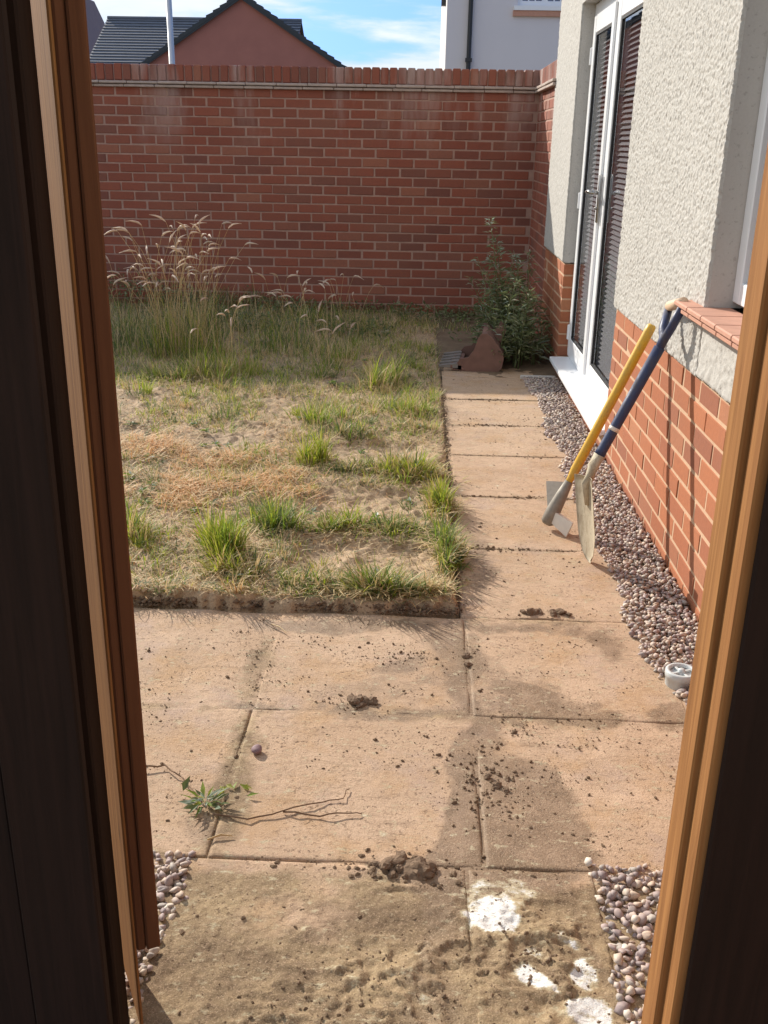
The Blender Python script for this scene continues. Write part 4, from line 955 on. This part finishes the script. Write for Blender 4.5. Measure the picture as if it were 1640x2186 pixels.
def seeding(label, x, y, rx, ry, nb, ns, h, heads, mixd):
    t = empty('tall_grass', (x, y, 0), label, 'tall grass', 'tall grass going to seed')
    b = Blades()
    for _ in range(nb):
        r = math.sqrt(random.random()); a = random.uniform(0, 6.283); px, py = rx*r*math.cos(a), ry*r*math.sin(a)
        b.blade(px, py, lz(x+px, y+py)-.01, h*random.uniform(.12, .60)*(1.15-.55*r), random.uniform(.0025, .0065), random.uniform(0, 6.28), abs(random.gauss(0, .30)), random.uniform(.1, 1.3), pick(mixd), 5)
    b.obj('blades', t)
    st = MB(); tips = []
    for i in range(ns):
        r = math.sqrt(random.random()); a = random.uniform(0, 6.283); px, py = rx*.8*r*math.cos(a), ry*.8*r*math.sin(a); z = lz(x+px, y+py)
        az = random.uniform(0, 6.28); th = abs(random.gauss(0, .14)); L_ = h*random.uniform(.55, 1.0); p = Vector((px, py, z)); pts = [p.copy()]
        d = None
        for k in range(6):
            d = Vector((math.cos(az)*math.sin(th), math.sin(az)*math.sin(th), math.cos(th))); p = p+d*L_/6; pts.append(p.copy()); th += random.uniform(.0, .10)+(.10 if k > 3 else 0)
        st.tube(pts, [.0018, .0017, .0016, .0015, .0014, .0012, .0010], 3, cap=False); tips.append((pts[-1], d, th, az))
    s = st.obj('stalks', M['straw'], t)
    for i, (p, d, th, az) in enumerate(tips[:heads]):
        link('seed_head', random.choice(SEEDS), t, p, (0, min(th+random.uniform(-.1, .6), 2.2), az+random.gauss(0, .5)), (1, 1, random.uniform(.75, 1.25)))
def seed_mesh(k):
    n = 6; V = []; F = []; bend = random.uniform(.1, .9)
    for i in range(8):
        f = i/7; r = .0060*math.sin(math.pi*min(f*.86+.12, 1))+.0008; x = bend*.075*f*f; z = .075*f*1.25
        for j in range(n):
            q = r*random.uniform(.55, 1.35); V.append((x+q*math.cos(j*6.283/n), q*math.sin(j*6.283/n), z))
    for i in range(7):
        for j in range(n): F.append((i*n+j, i*n+(j+1) % n, (i+1)*n+(j+1) % n, (i+1)*n+j))
    return mesh('seed_head', V, F, M['seed'])
SEEDS = [seed_mesh(k) for k in range(5)]
seeding('tallest clump of pale seeding grass against the far wall, left of centre', -1.66, 7.0, .30, .22, 620, 66, .97, 62, [('green', .3), ('lime', .2), ('dull', .25), ('straw', .25)])
seeding('seeding grass clump at the far left beside the timber gate', -2.05, 7.2, .32, .35, 420, 20, .78, 20, [('dull', .5), ('green', .25), ('straw', .25)])
seeding('thin scattered seeding stems right of the tallest clump', -.98, 7.3, .28, .3, 200, 15, .66, 15, [('dull', .5), ('green', .3), ('straw', .2)])
seeding('few seeding stems near the middle of the far wall', -.62, 7.9, .22, .25, 90, 10, .52, 10, [('dull', .6), ('green', .25), ('straw', .15)])
seeding('short yellowed seeding stems in front of the tall clump', -.62, 6.9, .22, .3, 160, 7, .40, 7, [('green', .4), ('straw', .4), ('dull', .2)])

seeding('sunlit yellow green clump at the foot of the tallest seeding grass', -1.30, 6.45, .30, .20, 520, 12, .50, 9, [('green', .35), ('lime', .35), ('straw', .3)])
def wall_weeds():
    b = Blades(); N1 = 6500
    X = rng.uniform(-3.3, .5, N1); Y = np.where(X > -.5, rng.uniform(8.2, 9.12, N1), 9.12-2.1*rng.random(N1)**1.4); D = fbm(X*2.2, Y*2.2, 81); T = fbm(X*1.1, Y*1.1+7, 83)
    for x, y, d, t in zip(X, Y, D, T):
        if d < .42: continue
        far = sst(-.3, -1.6, x) if False else min(max((-x-.4)/1.2, 0), 1)
        h = (.03+.09*random.random())+(far**1.5*.40*max(t-.22, 0)*random.uniform(.4, 1.5))
        b.blade(x, y, lz(x, y)-.01, h, random.uniform(.003, .008), random.uniform(0, 6.28), abs(random.gauss(0, .45)), random.uniform(.2, 1.5), pick([('dull', .48), ('green', .24), ('straw', .28)]), 4)
    for _ in range(5200):
        x = random.uniform(-3.2, .6); y = 9.1-1.3*random.random()**1.6
        if vn(np.array(x*2.5), np.array(y*2.5), 82) < .42: continue
        b.leaf((x, y, lz(x, y)+random.uniform(.01, .10)+max(-x-.8, 0)*random.uniform(0, .12)), (random.gauss(0, 1), random.gauss(0, 1), random.gauss(.3, .5)), random.uniform(.025, .06), random.uniform(.01, .024), GM.index('weed'))
    tag(b.obj('weeds'), kind='stuff')
wall_weeds()
RECT = ((-.17, 3.36, .25, .16), (-.17, 3.98, .25, .2), (-.2, 4.75, .22, .16))
def in_rect(x, y): return any(abs(x-c)/rx < 1 and abs(y-e)/ry < 1 for c, e, rx, ry in RECT)
def litter():
    b = Blades(); n = 42000
    X = rng.uniform(-3.0, .15, n); Y = 3.01+6*rng.random(n)**1.45; D = fbm(X*3.1, Y*2.3, 91); C = fbm(X*1.6, Y*1.6, 95)
    for x, y, d, c in zip(X, Y, D, C):
        if d < .30 or (in_rect(x, y) and random.random() < .68): continue
        dead = c < .45
        b.lay(x, y, lz(x, y)+random.uniform(.0, .012), random.uniform(.015, .075), random.uniform(.0016, .0036), random.uniform(0, 6.28), pick([('straw', .6), ('dull', .12), ('rusty', .28)] if dead else [('straw', .66), ('dull', .24), ('rusty', .1)]), random.uniform(-.05, .3))
    tag(b.obj('straw_litter'), kind='stuff')
    b = Blades(); n = 52000
    X = rng.uniform(-3.2, .15, n); Y = 3.02+5.6*rng.random(n)**1.15; D = fbm(X*2.4, Y*1.9, 93, 5); S = fbm(X*.9, Y*.9, 94)
    for x, y, d, t in zip(X, Y, D, S):
        if d < .385 or (in_rect(x, y) and random.random() < .9): continue
        h0 = .012+.05*max(t-.35, 0)*2; back = min(max((y-5.0)/2.2, 0), 1)*min(max((-x-.1)/.8, .25), 1)
        h = random.uniform(.012, .05)+random.random()*h0+back*random.uniform(.01, .22)*max(t*2-.5, .1)
        b.blade(x, y, lz(x, y)-.004, h, random.uniform(.0018, .0042), random.uniform(0, 6.28), random.uniform(.1, 1.0), random.uniform(.2, 1.4), pick([('dull', .24), ('green', .34), ('lime', .18), ('straw', .24)] if d > .50 else [('dull', .2), ('green', .22), ('lime', .16), ('straw', .42)]), 3)
    for _ in range(560):                                        # small clumps, each of one kind
        cx = random.uniform(-3.0, .13); cy = 3.03+4.6*random.random()**1.15; g = float(fbm(np.array(cx*1.7), np.array(cy*1.7), 96))
        if in_rect(cx, cy) and random.random() < .75: continue
        big = random.random() < .22; rr = random.uniform(.02, .06); hh = random.uniform(.025, .06)*(1.7 if big else 1)*(1+.5*min(max((cy-4.5)/2, 0), 1))
        mx = random.choice([[('green', .7), ('lime', .3)], [('lime', .75), ('green', .25)], [('dull', .8), ('green', .2)], [('straw', .85), ('rusty', .15)], [('straw', .7), ('lime', .3)], [('dull', .6), ('straw', .4)]])
        for _ in range(random.randint(14, 46)):
            a = random.uniform(0, 6.28); q = rr*math.sqrt(random.random()); b.blade(cx+q*math.cos(a), min(cy+q*math.sin(a), 9), lz(cx, cy)-.004, hh*random.uniform(.5, 1.3), random.uniform(.002, .005), a+random.gauss(0, .8), random.uniform(.1, .9), random.uniform(.2, 1.3), pick(mx), 3)
    for _ in range(70):                                         # flat rosettes of broad leaves
        cx = random.uniform(-2.4, .12); cy = 3.05+3.8*random.random()
        for k in range(random.randint(7, 14)):
            a = random.uniform(0, 6.28); b.leaf((cx, cy, lz(cx, cy)+random.uniform(.004, .02)), (math.cos(a), math.sin(a), random.uniform(.05, .5)), random.uniform(.02, .05), random.uniform(.008, .018), GM.index(random.choice(['weed', 'broad', 'green', 'green'])))
    tag(b.obj('short_grass'), kind='stuff')
    mb = MB(); ic = [ico(1, .7, 700+i, (1, .8, .55)) for i in range(5)]
    for _ in range(2600):
        x = random.uniform(-2.2, .15); y = 3.0+3.2*random.random()**1.6; s_ = min(.005*random.lognormvariate(0, .6), .03)
        V, F = random.choice(ic); mb.add((V*s_)@rotm((0, 0, random.uniform(0, 6)))+(x, y, lz(x, y)+s_*.1), F)
    for _ in range(1500):
        x = random.uniform(-1.7, .16); s_ = min(.0075*random.lognormvariate(0, .5), .026); y = 2.985+abs(random.gauss(0, .014))
        V, F = random.choice(ic); mb.add((V*s_)@rotm((0, 0, random.uniform(0, 6)))+(x, y, random.uniform(0, .026)), F, 1)
    for _ in range(500):
        y = random.uniform(3.0, 6.2); s_ = min(.006*random.lognormvariate(0, .5), .02)
        V, F = random.choice(ic); mb.add((V*s_)@rotm((0, 0, random.uniform(0, 6)))+(.160+random.gauss(0, .008), y, random.uniform(0, .02)), F, 1)
    tag(mb.obj('soil_lumps', [M['soil'], M['clod']]), kind='stuff')
litter()
def shrub():
    s = empty('shrub', (.72, 7.1, 0), 'tall leafy grey green weed shrub in the shaded corner behind the bucket', 'shrub')
    b = Blades()
    for i in range(46):
        x, y = random.uniform(.52, .93), random.uniform(6.88, 7.6); h = random.choice([random.uniform(.28, .5), random.uniform(.35, .6), random.uniform(.5, .75)])
        lx, ly = random.gauss(-.05, .12), random.gauss(0, .10)
        if i == 0: x, y, h, lx, ly = .60, 7.35, .98, -.11, .05
        if i == 1: x, y, h, lx, ly = .64, 7.40, .84, -.10, .05
        if i == 2: x, y, h, lx, ly = .80, 7.4, .76, -.01, 0
        if i == 3: x, y, h, lx, ly = .55, 7.3, .72, -.14, .05
        pts = [Vector((x+lx*t*t, y+ly*t, h*t)) for t in (0, .25, .5, .75, 1)]
        adopt(MB().tube(pts, [.006, .005, .004, .003, .0015], 5).obj('stem', M['weed']), s)
        n = int(84*h/.5)
        for k in range(n):
            t = random.uniform(.08, 1); p = Vector((x+lx*t*t, y+ly*t, h*t)); a = random.uniform(0, 6.28); L_ = random.uniform(.05, .11)*(1.15-.6*t)
            # side twigs carry the leaves away from the stem
            o = random.uniform(0, .12)*(1.1-t); q = p+Vector((math.cos(a)*o, math.sin(a)*o, o*.5))
            b.leaf(q, (math.cos(a), math.sin(a), random.uniform(-.3, .9)), L_, L_*.2, GM.index('weed') if random.random() < (.9 if t < .85 or h < .7 else .35) else GM.index('broad'))
    adopt(b.obj('foliage'), s)
shrub()

# ------------------------------------------------------------------ bits on the slabs
def clod_mesh(seed, sub=2, sq=(1, .8, .55)):
    V, F = ico(sub, .9, seed, sq); r = np.random.default_rng(seed); k = (fbm(V[:, 0]*7+seed, V[:, 1]*7+V[:, 2]*5, seed % 17, 4)-.5)*.7; return V*(1+k)[:, None]+r.normal(0, .02, V.shape), F
def clod(label, x, y, parts, name='soil_clod', cat='clod of soil', z=0.0):
    mb = MB()
    for i, (dx, dy, s) in enumerate(parts):
        V, F = clod_mesh(200+int(x*1000)+i*7, 3); mb.add((V*s)@rotm((random.gauss(0, .3), random.gauss(0, .3), random.uniform(0, 6)))+ (dx, dy, s*.16), F)
    tag(mb.obj(name, M['clod'], None, False, loc=(x, y, z)), label, cat)
clod('crumbled brown clod on the joint in the middle of the patio', -.135, 2.415, [(-.018, 0, .042), (.004, .004, .034), (.026, .002, .030), (.012, -.012, .022), (.038, .006, .018), (-.002, .016, .02)])
clod('broken lump of mud lying on the slab joint at the bottom centre', .005, 1.725, [(-.032, .022, .046), (-.010, .034, .040), (.024, .014, .056), (.036, .0, .046), (-.03, -.004, .028), (-.048, .012, .024), (.05, .012, .028), (-.01, .012, .03), (.0, -.012, .02), (-.06, .02, .016)], z=.0)
clod('small dark clod at the damp patch by the corner of the lawn', .172, 2.70, [(0, 0, .022), (.010, .004, .014)])
clod('second small dark clod just nearer than the one at the damp patch', .183, 2.645, [(0, 0, .024), (-.010, .004, .014)])
clod('loose earth with straw on the joint where the path begins', .46, 3.015, [(-.05, .0, .04), (-.02, .008, .03), (.02, .0, .035), (.05, .006, .028), (.075, -.004, .02), (-.08, .006, .02)])
clod('crumbs of dark soil heaped on the damp patch in the front of the patio', .222, 2.07, [(-.02, .01, .02), (.0, -.02, .022), (.012, .03, .016), (.02, -.035, .018), (-.004, .045, .014), (.03, .008, .012)])
V, F = ico(3, .4, 300, (1, .85, .75)); tag(link('stone', mesh('stone', V, F, plain('purple stone', (.25, .155, .16), .7, 0, .2, 90, .1), True), None, (-.385, 2.15, .012), (0, 0, .4), (.028, .028, .028)), 'single purple pebble lying alone on the sunny slab', 'pebble')
def crumbs():
    mb = MB(); ic = [clod_mesh(400+i, 1, (1, .8, .6)) for i in range(5)]
    def put(x, y, s, z=None):
        V, F = random.choice(ic); zz = z if z is not None else float(relief(np.array([x]), np.array([y]))[0]); mb.add((V*s)@rotm((0, 0, random.uniform(0, 6)))+(x, y, zz+s*.15), F)
    sz = lambda a=.003: min(a*random.lognormvariate(0, .55), .014)
    for (cx, cy, rx, ry, n) in ((.463, 3.01, .16, .03, 90), (.44, 2.39, .05, .05, 40), (.22, 2.06, .08, .16, 120), (.39, 2.09, .10, .05, 60), (.37, 2.24, .16, .012, 45), (-.10, 2.74, .12, .05, 70), (.06, 2.66, .06, .05, 40),
                                (-.43, 2.05, .035, .22, 130), (-.45, 2.6, .05, .22, 90), (-.22, 2.1, .05, .05, 25), (-.70, 2.31, .06, .05, 40), (.58, 2.35, .14, .04, 60), (.0, 1.74, .25, .03, 160), (-.3, 1.745, .16, .015, 80), (.31, 1.745, .1, .02, 50), (-.14, 2.41, .10, .04, 60), (.2, 2.70, .06, .12, 70), (.36, 2.55, .2, .12, 60),
                                (.27, 1.50, .11, .14, 160), (-.05, 1.42, .30, .16, 320), (.3, 3.30, .25, .2, 40), (.42, 3.58, .25, .02, 60), (.42, 4.17, .25, .02, 40), (.45, 4.79, .25, .025, 45), (.5, 3.35, .2, .12, 40), (.3, 3.85, .1, .06, 25)):
        for _ in range(n): put(random.gauss(cx, rx*.6), random.gauss(cy, ry*.6), sz())
    for _ in range(60): put(random.gauss(.27, .05), random.gauss(1.50, .06), random.uniform(.004, .012))
    for _ in range(90): put(random.gauss(.0, .05), random.gauss(1.735, .03), random.uniform(.006, .016))
    for _ in range(130): put(random.gauss(.215, .05), random.gauss(2.03, .10), random.uniform(.004, .011))
    for k in range(46):
        cx, cy = random.uniform(-1.0, .72), random.uniform(1.85, 2.93)
        for _ in range(random.randint(8, 34)): put(random.gauss(cx, .035), random.gauss(cy, .018), sz(.003))
    for _ in range(1700): put(random.uniform(-1.0, .75), random.uniform(1.8, 2.96), sz(.0022))
    for _ in range(900): put(random.uniform(-.46, .41), random.uniform(1.2, 1.75), sz(.0028))
    for yj in (3.57, 4.18, 4.80, 5.39, 5.98):
        xs_ = random.uniform(.2, .5)
        for _ in range(120): put(random.uniform(.19, .74), yj+random.gauss(0, .008), sz(.0045))
        for _ in range(60): put(random.gauss(xs_+.1, .09), yj+random.gauss(.0, .02), sz(.006))
    for k in range(16):
        cx, cy = random.uniform(.22, .70), random.uniform(3.05, 6.2)
        for _ in range(random.randint(6, 26)): put(random.gauss(cx, .04), random.gauss(cy, .018), sz(.004))
    for _ in range(700): put(random.uniform(.19, .74), random.uniform(3.0, 6.6), sz(.003))
    for _ in range(900): put(random.uniform(-1.0, .16), 2.975+abs(random.gauss(0, .018)), sz(.0045), .002)
    for _ in range(500): put(.172+random.gauss(0, .01), random.uniform(3.0, 6.2), sz(.004), .002)
    tag(mb.obj('soil_crumbs', M['crumb']), kind='stuff')
crumbs()
def uprooted():
    w = empty('uprooted_weed', (-.46, 1.93, 0), 'uprooted weed with long thin roots lying on the sunny slab', 'weed')
    A = lambda o: adopt(o, w)
    for pl in ([(-.66, 2.06), (-.60, 2.065), (-.553, 2.03), (-.523, 1.985), (-.48, 1.935)], [(-.44, 1.895), (-.362, 1.873), (-.285, 1.907), (-.194, 1.950), (-.145, 1.966), (-.135, 2.008)], [(-.285, 1.907), (-.2, 1.895), (-.13, 1.912), (-.10, 1.915)]):
        P = []
        for a, b in zip(pl[:-1], pl[1:]):
            for t in (0, .33, .66): P.append((a[0]+(b[0]-a[0])*t+random.gauss(0, .002), a[1]+(b[1]-a[1])*t+random.gauss(0, .002), .007+random.uniform(0, .006)))
        P.append((*pl[-1], .006)); A(MB().tube(P, [.0024-.0013*i/len(P) for i in range(len(P))], 5).obj('root', M['root']))
    b = Blades()
    for _ in range(46):
        a = random.uniform(0, 6.28); r = random.uniform(0, .035)
        b.leaf((-.468+r*math.cos(a), 1.925+r*math.sin(a)*.8, .006+random.uniform(0, .02)), (math.cos(a), math.sin(a), random.uniform(0, .8)), random.uniform(.018, .045), random.uniform(.006, .014), GM.index(random.choice(['weed', 'green', 'broad'])))
    for _ in range(10): b.leaf((-.43+random.gauss(0, .02), 1.975+random.gauss(0, .02), .008), (random.gauss(0, 1), random.gauss(0, 1), .3), .03, .012, GM.index('green'))
    b.leaf((-.53, 1.955, .02), (.3, .3, .8), .04, .02, GM.index('weed')); A(b.obj('leaves'))
    for (a, b_, lab) in (((-.44, 1.80), (-.385, 1.815), 'short pale straw lying on the slab below the uprooted weed'), ((-.45, 2.86), (-.39, 2.80), 'bent dry grass blade lying on the slab under the lawn edge')):
        tag(MB().tube([(*a, .008), ((a[0]+b_[0])/2, (a[1]+b_[1])/2+.006, .012), (*b_, .009)], [.0022, .0024, .001], 5).obj('straw', M['straw']), lab, 'straw')
uprooted()
